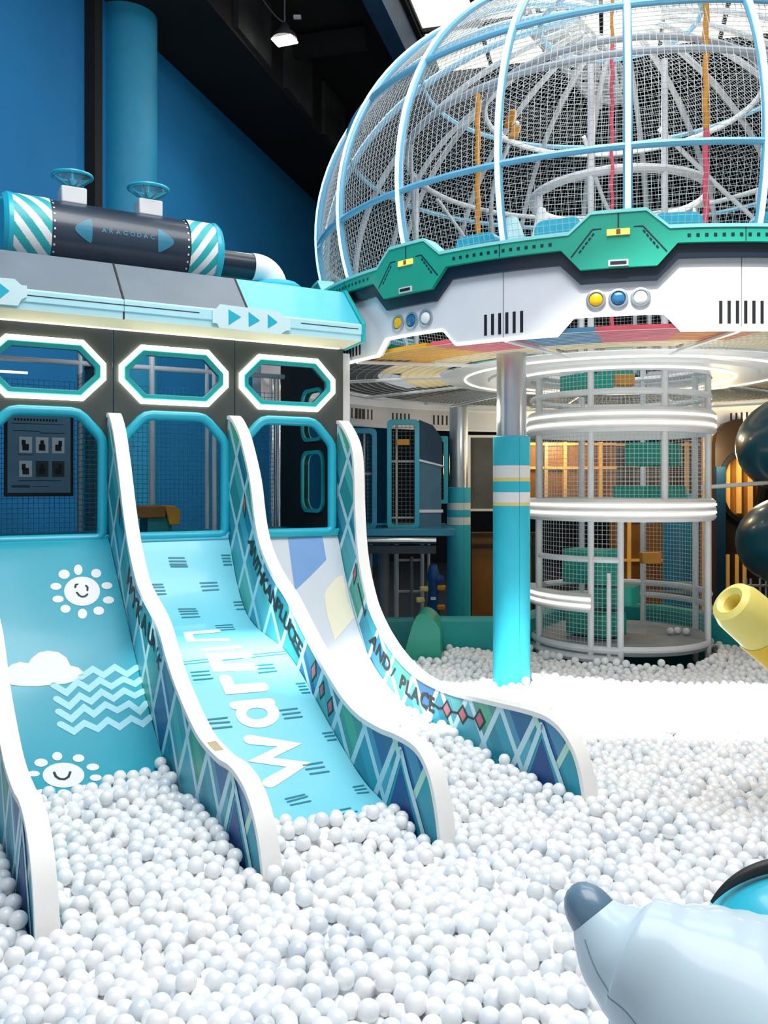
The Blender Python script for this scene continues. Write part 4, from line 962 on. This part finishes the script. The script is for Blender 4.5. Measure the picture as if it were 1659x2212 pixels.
# far facade: dark mesh bays, amber panels
def panel(name, x0, y0, x1, y1, Y, m, label, cat, posts=(), rails=(), pm='amber_lit', depth=.12, group=None):
    p, q = at(x0, y1, Y), at(x1, y0, Y); t = thing(name, V3((p.x+q.x)/2, Y, p.z), label, cat, group)
    mb = MB(); mb.box(V3(p.x, Y, p.z), V3(q.x-p.x, 0, 0), V3(0, depth, 0), Z*(q.z-p.z)); mb.build('panel_board', m, t)
    for f in posts: mb = MB(); mb.box(V3(p.x+(q.x-p.x)*f-.02, Y-.05, p.z), V3(.045, 0, 0), V3(0, .05, 0), Z*(q.z-p.z)); mb.build('slat', pm, t)
    for f in rails: mb = MB(); mb.box(V3(p.x, Y-.06, p.z+(q.z-p.z)*f-.015), V3(q.x-p.x, 0, 0), V3(0, .05, 0), Z*.035); mb.build('rail', pm, t)
    return t
panel('mesh_bay', 1012, 940, 1160, 1105, 12.9, 'mat_dark', 'dark grey mesh bay between the two padded columns', 'wall bay', posts=(.0, .99), rails=(.02, .98), pm='steel_white')
panel('wall_cabinet', 1012, 1150, 1160, 1345, 12.7, 'amber', 'dark amber cabinet front between the two padded columns below the mesh bay', 'cabinet', rails=(.98, .86), posts=(.02, .5, .95), pm='brown_dark')
panel('wall_cabinet', 1140, 955, 1330, 1080, 12.6, 'amber', 'amber slatted cabinet seen through the upper net tower', 'cabinet', posts=(.2, .42, .7, .82), rails=(.96, .55))
panel('wall_cabinet', 1320, 1120, 1470, 1345, 12.6, 'amber', 'amber cabinet seen through the doorway of the net tower', 'cabinet', posts=(.25, .9), rails=(.6, .98))
tt = at(1465, 1190, 11.6); mb = MB(); mb.lathe(V3(tt.x, tt.y, -.5), Z, [(0, .2), (2.0, .2), (2.0, 0)], 32); tag(mb.build('foam_pillar', 'pod_blue'), 'blue foam pillar behind the net tower doorway', 'pillar')
for i, y in enumerate((1262, 1280)):
    a, b = at(1335, y, 10.4), at(1500, y, 10.4); mb = MB(); mb.tube([a, b], .03, 10); tag(mb.build('guard_rail', 'net_grey'), ('upper', 'lower')[i]+' grey guard rail behind the tower doorway', 'rail')
panel('wall_cabinet', 1330, 955, 1520, 1080, 12.7, 'brown_dark', 'dark cabinet behind the right half of the upper net tower', 'cabinet', posts=(.3, .8), rails=(.95,))
panel('wall_cabinet', 1518, 930, 1548, 1345, 11.9, 'amber', 'tall narrow amber cabinet just right of the net tower', 'cabinet', posts=(.05, .6), rails=(.98, .92, .55))
# arched brown facade with an oval amber window
Ya = 11.6; p, q = at(1545, 1345, Ya), at(1740, 905, Ya); t = thing('arched_facade', V3((p.x+q.x)/2, Ya, p.z), 'dark arched facade with an oval window of amber slats at the right edge', 'facade')
w, h = q.x-p.x, q.z-p.z; oc = at(1600, 1050, Ya); cx, cz = oc.x-p.x, oc.z-p.z
out = [(0, 0), (w, 0), (w, h), (.28, h), (.12, h-.06), (.03, h-.17), (0, h-.32)]
mb = MB(); mb.prism(out, V3(p.x, Ya, p.z), V3(1, 0, 0), Z, V3(0, 1, 0), .12, holes=[ell(cx, cz, .26, .42, 32)]); mb.build('front_board', 'brown_dark', t)
mb = MB(); mb.prism(ell(cx, cz, .31, .47, 32), V3(p.x, Ya-.05, p.z), V3(1, 0, 0), Z, V3(0, 1, 0), .1, holes=[ell(cx, cz, .245, .405, 32)]); mb.build('oval_frame', 'black', t)
mb = MB(); mb.prism(ell(cx, cz, .26, .42, 32), V3(p.x, Ya+.08, p.z), V3(1, 0, 0), Z, V3(0, 1, 0), .03); mb.build('window_board', 'amber', t)
for f in (-.18, -.03, .12): mb = MB(); mb.box(V3(p.x+cx+f, Ya+.02, p.z+cz-.36), V3(.05, 0, 0), V3(0, .05, 0), Z*.72); mb.build('slat', 'amber_lit', t)
for f in (.14, .26, .36): mb = MB(); mb.box(V3(p.x+f, Ya-.04, p.z+.05), V3(.035, 0, 0), V3(0, .04, 0), Z*.85); mb.build('slat', 'amber_lit', t)
mb = MB(); mb.box(V3(p.x-.02, Ya-.1, p.z), V3(.12, 0, 0), V3(0, .1, 0), Z*2.05); mb.build('side_post', 'pod_navy', t)
a, b = at(1517, 1053, 9.4), at(1700, 1040, 9.4); mb = MB(); mb.tube([a, b], .022, 12); tag(mb.build('white_rail', 'white'), 'long white rail running right from the net tower', 'rail')
t = thing('white_fence', at(1640, 1330, 10.4), 'low white picket fence under the dark spiral slide', 'fence')
for x in (1612, 1622, 1642, 1655, 1668): a, b = at(x, 1250, 10.4), at(x, 1345, 10.4); mb = MB(); mb.tube([a, b], .014, 8); mb.build('picket', 'steel_white', t)
mb = MB(); mb.tube([at(1606, 1265, 10.4), at(1690, 1265, 10.4)], .016, 8); mb.build('rail', 'steel_white', t)
# spiral tube slide
SA = Vector((4.73, 9.3, 0)); t = thing('spiral_slide', V3(SA.x, SA.y, -.5), 'dark teal spiral tube slide at the right edge', 'tube slide')
hel = []
for i in range(13, 96):
    a = -PI/2-2.6+2*PI*i/54; hel.append(SA+V3(.56*math.sin(a), .56*math.cos(a), 0)+Z*(2.52-1.03*(i/54)))
mb = MB(); mb.tube(hel, .40, 32, up=Z); mb.build('tube', 'tube_teal', t)
for i in (0, 24, 51, 77):
    d = (hel[i+1]-hel[i]).normalized(); mb = MB(); mb.lathe(hel[i], d, [(-.02, .40), (-.02, .43), (.02, .43), (.02, .40)], 36); mb.build('flange', 'pod_navy', t)
mb = MB(); mb.lathe(V3(SA.x, SA.y, 0), Z, [(-.5, .09), (3.4, .09), (3.4, 0)], 20); mb.build('center_post', 'steel_white', t)

# ================================================================== PIT WALL
def wall_run(pts, zb, zt, th):
    mb = MB(); P = [Vector((x, y, 0)) for x, y in pts]; L = []; R = []
    for i in range(len(P)):
        a = P[max(0, i-1)]; b = P[min(len(P)-1, i+1)]; n_ = (b-a).normalized().cross(Z); L.append(P[i]+n_*th/2); R.append(P[i]-n_*th/2)
    vs = []; fs = []
    for l, r in zip(L, R): vs += [l+Z*zb, l+Z*(zt-.03), l.lerp(r, .12)+Z*zt, l.lerp(r, .88)+Z*zt, r+Z*(zt-.03), r+Z*zb]
    for i in range(len(P)-1):
        for j in range(6): fs.append((i*6+j, i*6+(j+1) % 6, i*6+6+(j+1) % 6, i*6+6+j))
    k = (len(P)-1)*6; fs += [tuple(range(6)), tuple(k+j for j in range(5, -1, -1))]
    mb.add(vs, fs); return mb
PW = [(.32, 8.85), (1.35, 8.85), (1.62, 9.3), (1.95, 9.85), (2.5, 10.05), (3.05, 9.75), (3.42, 9.05), (4.0, 8.75), (6.2, 8.6)]
wallt = thing('pit_wall', V3(1.0, 8.85, -.5), 'low teal padded wall closing the ball pit behind the tower', 'pit wall')
mb = wall_run(PW, -.5, .285, .2); mb.build('wall_pad', 'pit_teal', wallt)
mb = wall_run([(-1.6, 8.95), (.30, 8.95)], -.5, .26, .16); mb.build('wall_pad', 'teal_dark', wallt)
hp = [(.0, -.5), (.36, -.5), (.36, .24)]+[(v.x, v.y) for v in crv([(.34, .27, 0), (.29, .34, 0), (.22, .385, 0), (.15, .375, 0), (.10, .29, 0), (.055, .14, 0), (.02, .0, 0), (0, -.12, 0)], 6)]
mb = MB(); mb.prism(hp, V3(.17, 8.36, 0), V3(1, 0, 0), Z, V3(.13, 1, 0), .48)
tag(mb.build('wall_hump', 'rim_green', bevel=.02), 'rounded teal hump ending the low pit wall beside the last slide', 'pit wall end')

# ================================================================== YELLOW TUBE AND INFLATABLE CONE
y0_ = at(1588, 1307, 4.4); dy = Vector((.76, .26, -.60)).normalized()
t = thing('yellow_tube', y0_, 'yellow soft tube with a pale rounded tip pointing over the balls', 'soft tube')
mb = MB(); mb.lathe(y0_, dy, [(.045, .045), (-.025, .05), (-.045, .075), (-.03, .11), (.02, .128), (.20, .135), (.20, .138)], 40); mb.lathe(y0_, dy, [(.05, 0), (.045, .045)], 24, m=1)
mb.build('tip', ['yellow_tip', 'orange_brown'], t)
mb = MB(); mb.lathe(y0_, dy, [(.20, .139), (.205, .142), (1.85, .15), (1.85, 0)], 40); mb.build('barrel', 'yellow', t)

CY = 2.35
t = thing('inflatable_cone', at(1500, 2212, CY), 'pale blue inflatable cone with a grey tip lying nearest in the corner', 'inflatable')
ED = [((1314, 1936), (1245, 2014)), ((1355, 1950), (1252, 2066)), ((1400, 1962), (1262, 2116)), ((1450, 1972), (1276, 2156)), ((1500, 1976), (1292, 2196)), ((1600, 1974), (1337, 2316)), ((1720, 1990), (1400, 2470)), ((1860, 2060), (1520, 2640)), ((2000, 2160), (1680, 2760))]
cl = [((a[0]+b[0])/2, (a[1]+b[1])/2, math.hypot(a[0]-b[0], a[1]-b[1])/2) for a, b in ED]
pts = [at(x, y, CY-.02*i) for i, (x, y, r) in enumerate(cl)]; rad = [r*(CY-.02*i)/F for i, (x, y, r) in enumerate(cl)]
cp = crv(pts, 8); cr = [v.x for v in crv([(r, 0, 0) for r in rad], 8)]
mb = MB(); mb.tube(cp, cr, 56, up=Z)
# soft creases across the underside
vs = []
for i, v in enumerate(mb.v):
    r_i, j = divmod(i, 56); c = cp[r_i]; d = Vector(v)-c; a = 2*PI*j/56
    k = 1+.012*math.sin(r_i*1.7+a)*max(0, -math.sin(a-.6))*(1 if 10 < r_i < 45 else .3); vs.append(tuple(c+d*k))
mb.v = vs; mb.build('skin', 'cone_skin', t, ang=89)
ax = (cp[6]-cp[0]).normalized(); tr = cr[0]*1.02
mb = MB(); mb.lathe(cp[0], ax, [(-tr*1.3, 0), (-tr*1.25, tr*.3), (-tr*1.08, tr*.58), (-tr*.8, tr*.80), (-tr*.45, tr*.95), (0, tr*1.035), (tr*.04, tr*1.03), (tr*.05, tr*.9)], 40); mb.build('tip_cap', 'cone_tip', t)
# seam down the near side
sm = []
for i in range(6, len(cp)-30):
    c = cp[i]; tt = (cp[i+1]-cp[i-1]).normalized(); v = Vector((-.45, -.9, -.25)); v = (v-tt*v.dot(tt)).normalized(); sm.append(c+v*(cr[i]*1.003))
mb = MB(); mb.tube(sm, .0016, 5); mb.build('seam', 'cone_tip', t)
oc = at(1722, 2030, CY+.10); mb = MB()
vs = []; fs = []; nu, nv = 40, 20
for i in range(nv+1):
    ph = PI*i/nv
    for j in range(nu):
        th = 2*PI*j/nu; vs.append(oc+V3(.25*math.sin(ph)*math.cos(th), .20*math.sin(ph)*math.sin(th), .19*math.cos(ph)))
for i in range(nv):
    for j in range(nu): fs.append((i*nu+j, i*nu+(j+1) % nu, (i+1)*nu+(j+1) % nu, (i+1)*nu+j))
mb.add(vs, fs); mb.build('cyan_back', 'cone_cyan', t)
mb = MB(); mb.tube([oc+V3(.272*math.cos(th), .0, .214*math.sin(th)) for th in [PI*(.84-.7*i/40) for i in range(41)]], [.004+.014*math.sin(PI*min(1, i/30)) for i in range(41)], 12); mb.build('black_crest', 'ink', t)

# ================================================================== BALLS
BR = .036
tab_s = np.linspace(-.5, 3.2, 371)
tabz = {k: np.array([ZB[k](max(s, 0)) if s < 2.75 else -9 for s in tab_s]) for k in ZB}
pw = np.array(PW)
def surf(x, y):
    return .012*np.sin(x*3.1+1)*np.sin(y*2.3+.5)+.016*np.sin(x*1.3-y*1.9)+.012*np.sin(x*5.7+y*4.1)
def floor_z(P):
    """lowest centre height allowed at each place"""
    d = P[:, :2]-np.array([A3.x, A3.y]); t = d@np.array([U.x, U.y]); s = d@np.array([N.x, N.y])
    top = surf(P[:, 0], P[:, 1])
    m = (t < T[1]) & (t > T[0]); top = top+np.where(m, .03*np.clip(1-np.abs(s-2.3)/.8, 0, 1)*(.2+1.3*(t-T[0]))-.075*np.clip((2.0-s)/.5, 0, 1)*(1-.8*(t-T[0])), 0)
    top = top+.07*np.clip((P[:, 1]-7.7)/.6, 0, 1)-.04*((t > T[1]) & (t < T[2]) & (s < 2.6))
    f = top-.15
    for k in (1, 2, 3):
        q = (t > T[k-1]) & (t < T[k]) & (s > -.2) & (s < 2.7)
        bz = np.interp(s, tab_s, tabz[k]); f = np.where(q, np.maximum(f, bz+BR*1.25), f)
    return f, t, s, top
def wall_y(x): return np.interp(x, pw[:, 0], pw[:, 1], left=8.95)-.1-BR
CONE = [(np.array(c), r) for c, r in zip(cp[::4], cr[::4])]+[(np.array(oc), .2)]
TB = [np.array(y0_+dy*q) for q in np.arange(0, 1.9, .12)]
def push_out(P):
    d = P[:, :2]-np.array([A3.x, A3.y]); t = d@np.array([U.x, U.y]); s = d@np.array([N.x, N.y])
    for k, tk in enumerate(T):
        lo, hi = tk-.008-BR, tk+TH+.008+BR; m = (t > lo) & (t < hi) & (s < 2.93+BR) & (s > -.3)
        mid = (lo+hi)/2; dt = np.where(t < mid, lo-t, hi-t); df = 2.93+BR-s
        front = m & (df < np.abs(dt)); side = m & ~front
        P[side, 0] += dt[side]*U.x; P[side, 1] += dt[side]*U.y; P[front, 0] += df[front]*N.x; P[front, 1] += df[front]*N.y
    m = (s < BR+.02) & (t < .15); P[m, 0] += (BR+.02-s[m])*N.x; P[m, 1] += (BR+.02-s[m])*N.y
    for cx, cy, r in ((at(1105, 1050, 7.43).x, 7.43, .158), (C.x, C.y, .93)):
        v = P[:, :2]-np.array([cx, cy]); l = np.linalg.norm(v, axis=1)+1e-9; m = l < r+BR
        P[m, :2] += (v[m]/l[m, None])*(r+BR-l[m])[:, None]
    for c, r in CONE+[(c, .15) for c in TB]:
        v = P-c; l = np.linalg.norm(v, axis=1)+1e-9; m = l < r+BR; P[m] += (v[m]/l[m, None])*(r+BR-l[m])[:, None]
    P[:, 1] = np.minimum(P[:, 1], wall_y(P[:, 0]))
    return P
n0 = 46000
P = np.stack([RNG.uniform(-3.2, 5.4, n0), RNG.uniform(1.9, 9.9, n0), np.zeros(n0)], 1)
ok = (P[:, 0] > -.46*P[:, 1]-.7) & (P[:, 0] < .46*P[:, 1]+1.4) & (P[:, 1] < wall_y(P[:, 0]))
P = P[ok]; f, t_, s_, top = floor_z(P)
ok = (f < top-.03) & ((s_ > .03) | (t_ > .1)) & (np.linalg.norm(P[:, :2]-np.array([C.x, C.y]), axis=1) > .9)
inside = np.zeros(len(P), bool)
for k, tk in enumerate(T): inside |= (t_ > tk-.04) & (t_ < tk+TH+.04) & (s_ < 2.96)
ok &= ~inside
hb = (P[:, 0] > .08) & (P[:, 0] < .62) & (P[:, 1] > 8.28); ok &= ~hb
P, f, top = P[ok], f[ok], top[ok]
P[:, 2] = RNG.uniform(f, np.maximum(top-.005, f+.02))
keep = RNG.random(len(P)) < .98
P = P[keep]
def neighbours(P):
    g = np.floor((P-P.min(0))/(2*BR)).astype(np.int64)+1; D = g.max(0)+2
    key = (g[:, 0]*D[1]+g[:, 1])*D[2]+g[:, 2]; o = np.argsort(key, kind='stable'); ks = key[o]
    return g, D, o, ks
def relax(P, it):
    for n in range(it):
        P[:, 2] -= .006 if n < it-6 else .001
        g, D, o, ks = neighbours(P); corr = np.zeros_like(P); cnt = np.zeros(len(P))
        for dx in (-1, 0, 1):
            for dy_ in (-1, 0, 1):
                for dz in (-1, 0, 1):
                    key = ((g[:, 0]+dx)*D[1]+g[:, 1]+dy_)*D[2]+g[:, 2]+dz
                    lo = np.searchsorted(ks, key, 'left'); hi = np.searchsorted(ks, key, 'right')
                    for q in range(4):
                        a = np.nonzero(lo+q < hi)[0]
                        if not len(a): break
                        j = o[lo[a]+q]; w = j != a; a, j = a[w], j[w]
                        v = P[a]-P[j]; l = np.linalg.norm(v, axis=1)+1e-9; m = l < 2*BR
                        a, v, l = a[m], v[m], l[m]
                        c_ = v/l[:, None]*((2*BR-l)*.5)[:, None]
                        corr[a] += c_; cnt[a] += 1
        P += corr/np.maximum(1, cnt*.55)[:, None]
        P = push_out(P); f = floor_z(P)[0]; P[:, 2] = np.maximum(P[:, 2], f)
    return P
P = relax(P, 34)
f, t_, s_, top = floor_z(P)
P = P[(P[:, 2] < top+.10)]
# which balls the photograph shows largest
r = P-np.array([0, 0, CZ]); dist = np.linalg.norm(r, axis=1); k_ = .25
sx = (P[:, 0]/P[:, 1]*F+PX)*k_; sy = (PY-(P[:, 2]-CZ)/P[:, 1]*F)*k_; sr = BR/P[:, 1]*F*k_
buf = np.full((560, 420), -1, int)
hide = [(np.array(c), r_) for c, r_ in zip(cp[::3], cr[::3])]
for c, r_ in hide:
    yy, xx = np.ogrid[:560, :420]; buf[((xx-(c[0]/c[1]*F+PX)*k_)**2+(yy-(PY-(c[2]-CZ)/c[1]*F)*k_)**2) < (r_/c[1]*F*k_)**2] = -2
for i in np.argsort(dist):
    x0, x1, y0, y1 = int(sx[i]-sr[i]), int(sx[i]+sr[i])+2, int(sy[i]-sr[i]), int(sy[i]+sr[i])+2
    x0, y0 = max(0, x0), max(0, y0); x1, y1 = min(415, x1), min(553, y1)
    if x0 >= x1 or y0 >= y1: continue
    yy, xx = np.ogrid[y0:y1, x0:x1]; m = ((xx-sx[i])**2+(yy-sy[i])**2 < sr[i]**2) & (buf[y0:y1, x0:x1] == -1); buf[y0:y1, x0:x1][m] = i
vis = np.bincount(buf[buf >= 0], minlength=len(P)); order = np.argsort(-vis)[:300]
big = np.zeros(len(P), bool); big[order] = True
tone = RNG.choice(3, len(P), p=[.66, .29, .05])
def uv_ball(nu, nv, r=1):
    V = [(0, 0, r)]+[(r*math.sin(PI*i/nv)*math.cos(2*PI*j/nu), r*math.sin(PI*i/nv)*math.sin(2*PI*j/nu), r*math.cos(PI*i/nv)) for i in range(1, nv) for j in range(nu)]+[(0, 0, -r)]
    Q = [(1+(i*nu)+j, 1+(i+1)*nu+j, 1+(i+1)*nu+(j+1) % nu, 1+i*nu+(j+1) % nu) for i in range(nv-2) for j in range(nu)]
    tp = [(0, 1+j, 1+(j+1) % nu, 0) for j in range(nu)]; bt = [(len(V)-1, 1+(nv-2)*nu+(j+1) % nu, 1+(nv-2)*nu+j) for j in range(nu)]
    return V, Q, [x[:3] for x in tp], bt
meshes = []
V, Q, tp, bt = uv_ball(32, 16, BR)
for k, nm in enumerate(('ball_white', 'ball_cool', 'ball_pearl')):
    me = bpy.data.meshes.new('ball'); me.from_pydata(V, [], Q+tp+bt); me.materials.append(M[nm])
    me.polygons.foreach_set('use_smooth', [True]*len(me.polygons)); meshes.append(me)
LB = ('glossy white plastic ball among the nearest balls of the pit', 'cool white plastic ball among the nearest balls of the pit', 'pearly bluish plastic ball among the nearest balls of the pit')
first = {}
for i in order:
    k = int(tone[i])
    if k not in first: o = bpy.data.objects.new('ball', meshes[k]); first[k] = o
    else: o = first[k].copy()
    o.location = P[i]; o.rotation_euler = tuple(RNG.uniform(0, 6.28, 3)); COL.objects.link(o)
    tag(o, LB[k], 'ball', ('white', 'cool white', 'pearly')[k]+' balls nearest in the pit')
rest = np.nonzero(~big)[0]
VS, QS, MI, off = [], [], [], 0
for lod, sel in (((16, 8), rest[dist[rest] < 4.2]), ((12, 6), rest[dist[rest] >= 4.2])):
    nu, nv = lod; V, Q, tp, bt = uv_ball(nu, nv, BR); V = np.array(V)
    # poles as quads sharing a doubled ring would smear, so use small pole faces split in quads
    Qa = np.array(Q+[(0, 1+j, 1+(j+1) % nu, 1+(j+2) % nu) for j in range(0, nu, 2)]+[(len(V)-1, 1+(nv-2)*nu+(j+2) % nu, 1+(nv-2)*nu+(j+1) % nu, 1+(nv-2)*nu+j) for j in range(0, nu, 2)])
    n = len(sel); VS.append((V[None]+P[sel][:, None]).reshape(-1, 3)); QS.append((Qa[None]+(np.arange(n)*len(V))[:, None, None]).reshape(-1, 4)+off)
    MI.append(np.repeat(tone[sel], len(Qa))); off += n*len(V)
o = fast_mesh('ball_pit_balls', np.concatenate(VS), np.concatenate(QS), ['ball_white', 'ball_cool', 'ball_pearl'], None, np.concatenate(MI))
tag(o, 'mass of white plastic balls filling the pit beyond the nearest ones', 'balls', None, 'stuff')
# a few balls lying on the tower base
for i, (x, y) in enumerate(((2.83, 8.72), (2.91, 8.75), (2.98, 8.70))):
    o = first[0].copy(); o.location = (x, y, .13+BR); COL.objects.link(o); tag(o, 'white ball lying on the round base floor inside the net tower', 'ball', 'balls on the tower base')

# ================================================================== LIGHT
def area(name, loc, rot, sx, sy, p, col=(1, 1, 1)):
    l = bpy.data.lights.new(name, 'AREA'); l.shape = 'RECTANGLE'; l.size, l.size_y, l.energy, l.color = sx, sy, p, col
    o = bpy.data.objects.new(name, l); o.location = loc; o.rotation_euler = rot; COL.objects.link(o); return o
def aim(o, tgt): o.rotation_euler = (Vector(tgt)-o.location).to_track_quat('-Z', 'Y').to_euler()
sun = bpy.data.lights.new('sun', 'SUN'); sun.energy = 11; sun.angle = math.radians(2.6); sun.color = (1, .97, .9)
so = bpy.data.objects.new('sun', sun); so.location = (0, 0, 12); so.rotation_euler = Vector((.15, .48, -.866)).to_track_quat('-Z', 'Y').to_euler(); COL.objects.link(so)
area('pit_fill', (1.2, 2.6, 8.45), (0, 0, 0), 6.5, 5, 740, (1, 1, 1))  # unseen area light added as overhead ambient for the balls
a_ = area('skylight_dome', rm(6.3, 1.6, 8.58), (0, 0, -.255), 6, 3.6, 240, (1, .98, .94))
a_ = area('wall_wash', rm(3.6, -3.4, 7.2), (0, 0, 0), 1.2, 5, 60, (.95, .98, 1)); aim(a_, rm(0, -.5, 3.6))  # unseen area light added to wash the blue wall
pl = bpy.data.lights.new('dome_fill', 'POINT'); pl.energy = 85; pl.color = (1, .93, .8); pl.shadow_soft_size = .25  # added point light without a fixture, brightens dome and deck mats
po_ = bpy.data.objects.new('dome_fill', pl); po_.location = (C.x, C.y, 5.2); COL.objects.link(po_)
for i in range(7):  # added fixtureless lights that brighten the deck underside and tower top
    pl = bpy.data.lights.new('deck_fill', 'POINT'); pl.energy = 5; pl.color = (1, .92, .76); pl.shadow_soft_size = .08
    po_ = bpy.data.objects.new('deck_fill', pl); po_.location = C+dirv((-150+50*i)*DEG)*2.1+Z*2.25; COL.objects.link(po_)
pl = bpy.data.lights.new('cabin_fill', 'POINT'); pl.energy = 10; pl.shadow_soft_size = .1  # fill light added to lift the cabin interior, no fixture
po_ = bpy.data.objects.new('cabin_fill', pl); po_.location = fp(-1.4, 3.0, -.55); COL.objects.link(po_)
pl = bpy.data.lights.new('pendant_light', 'SPOT'); pl.energy = 120; pl.spot_size = 2.2; pl.spot_blend = .6; pl.color = (1, .96, .88); pl.shadow_soft_size = .12
po_ = bpy.data.objects.new('pendant_light', pl); po_.location = Lc-Z*.05; COL.objects.link(po_)
for i, (x, y, z, e) in enumerate(((2.4, 12.2, 2.2, 30), (4.3, 11.2, 2.0, 40), (.6, 12.3, 1.9, 14))):
    pl = bpy.data.lights.new('cabinet_lamp', 'POINT'); pl.energy = e; pl.color = (1, .78, .45); pl.shadow_soft_size = .15
    po_ = bpy.data.objects.new('cabinet_lamp', pl); po_.location = (x, y, z); COL.objects.link(po_)
w = bpy.data.worlds.new('sky'); SC.world = w; w.use_nodes = True
w.node_tree.nodes['Background'].inputs[0].default_value = (.93, .97, 1, 1); w.node_tree.nodes['Background'].inputs[1].default_value = .55

cam = bpy.data.cameras.new('camera'); co = bpy.data.objects.new('camera', cam); COL.objects.link(co)
co.location = (0, 0, CZ); co.rotation_euler = (PI/2, 0, 0)
cam.sensor_fit = 'VERTICAL'; cam.sensor_height = 36; cam.lens = F/2212*36; cam.clip_start = .05; cam.clip_end = 200
cam.shift_x = (829.5-PX)/2212; cam.shift_y = -(1106-PY)/2212
SC.camera = co
vs_ = SC.view_settings; vs_.view_transform = 'Standard'; vs_.look = 'None'; vs_.exposure = 0; vs_.gamma = 1; vs_.use_curve_mapping = False
SC.cycles.max_bounces = 10; SC.cycles.diffuse_bounces = 6; SC.cycles.use_denoising = True
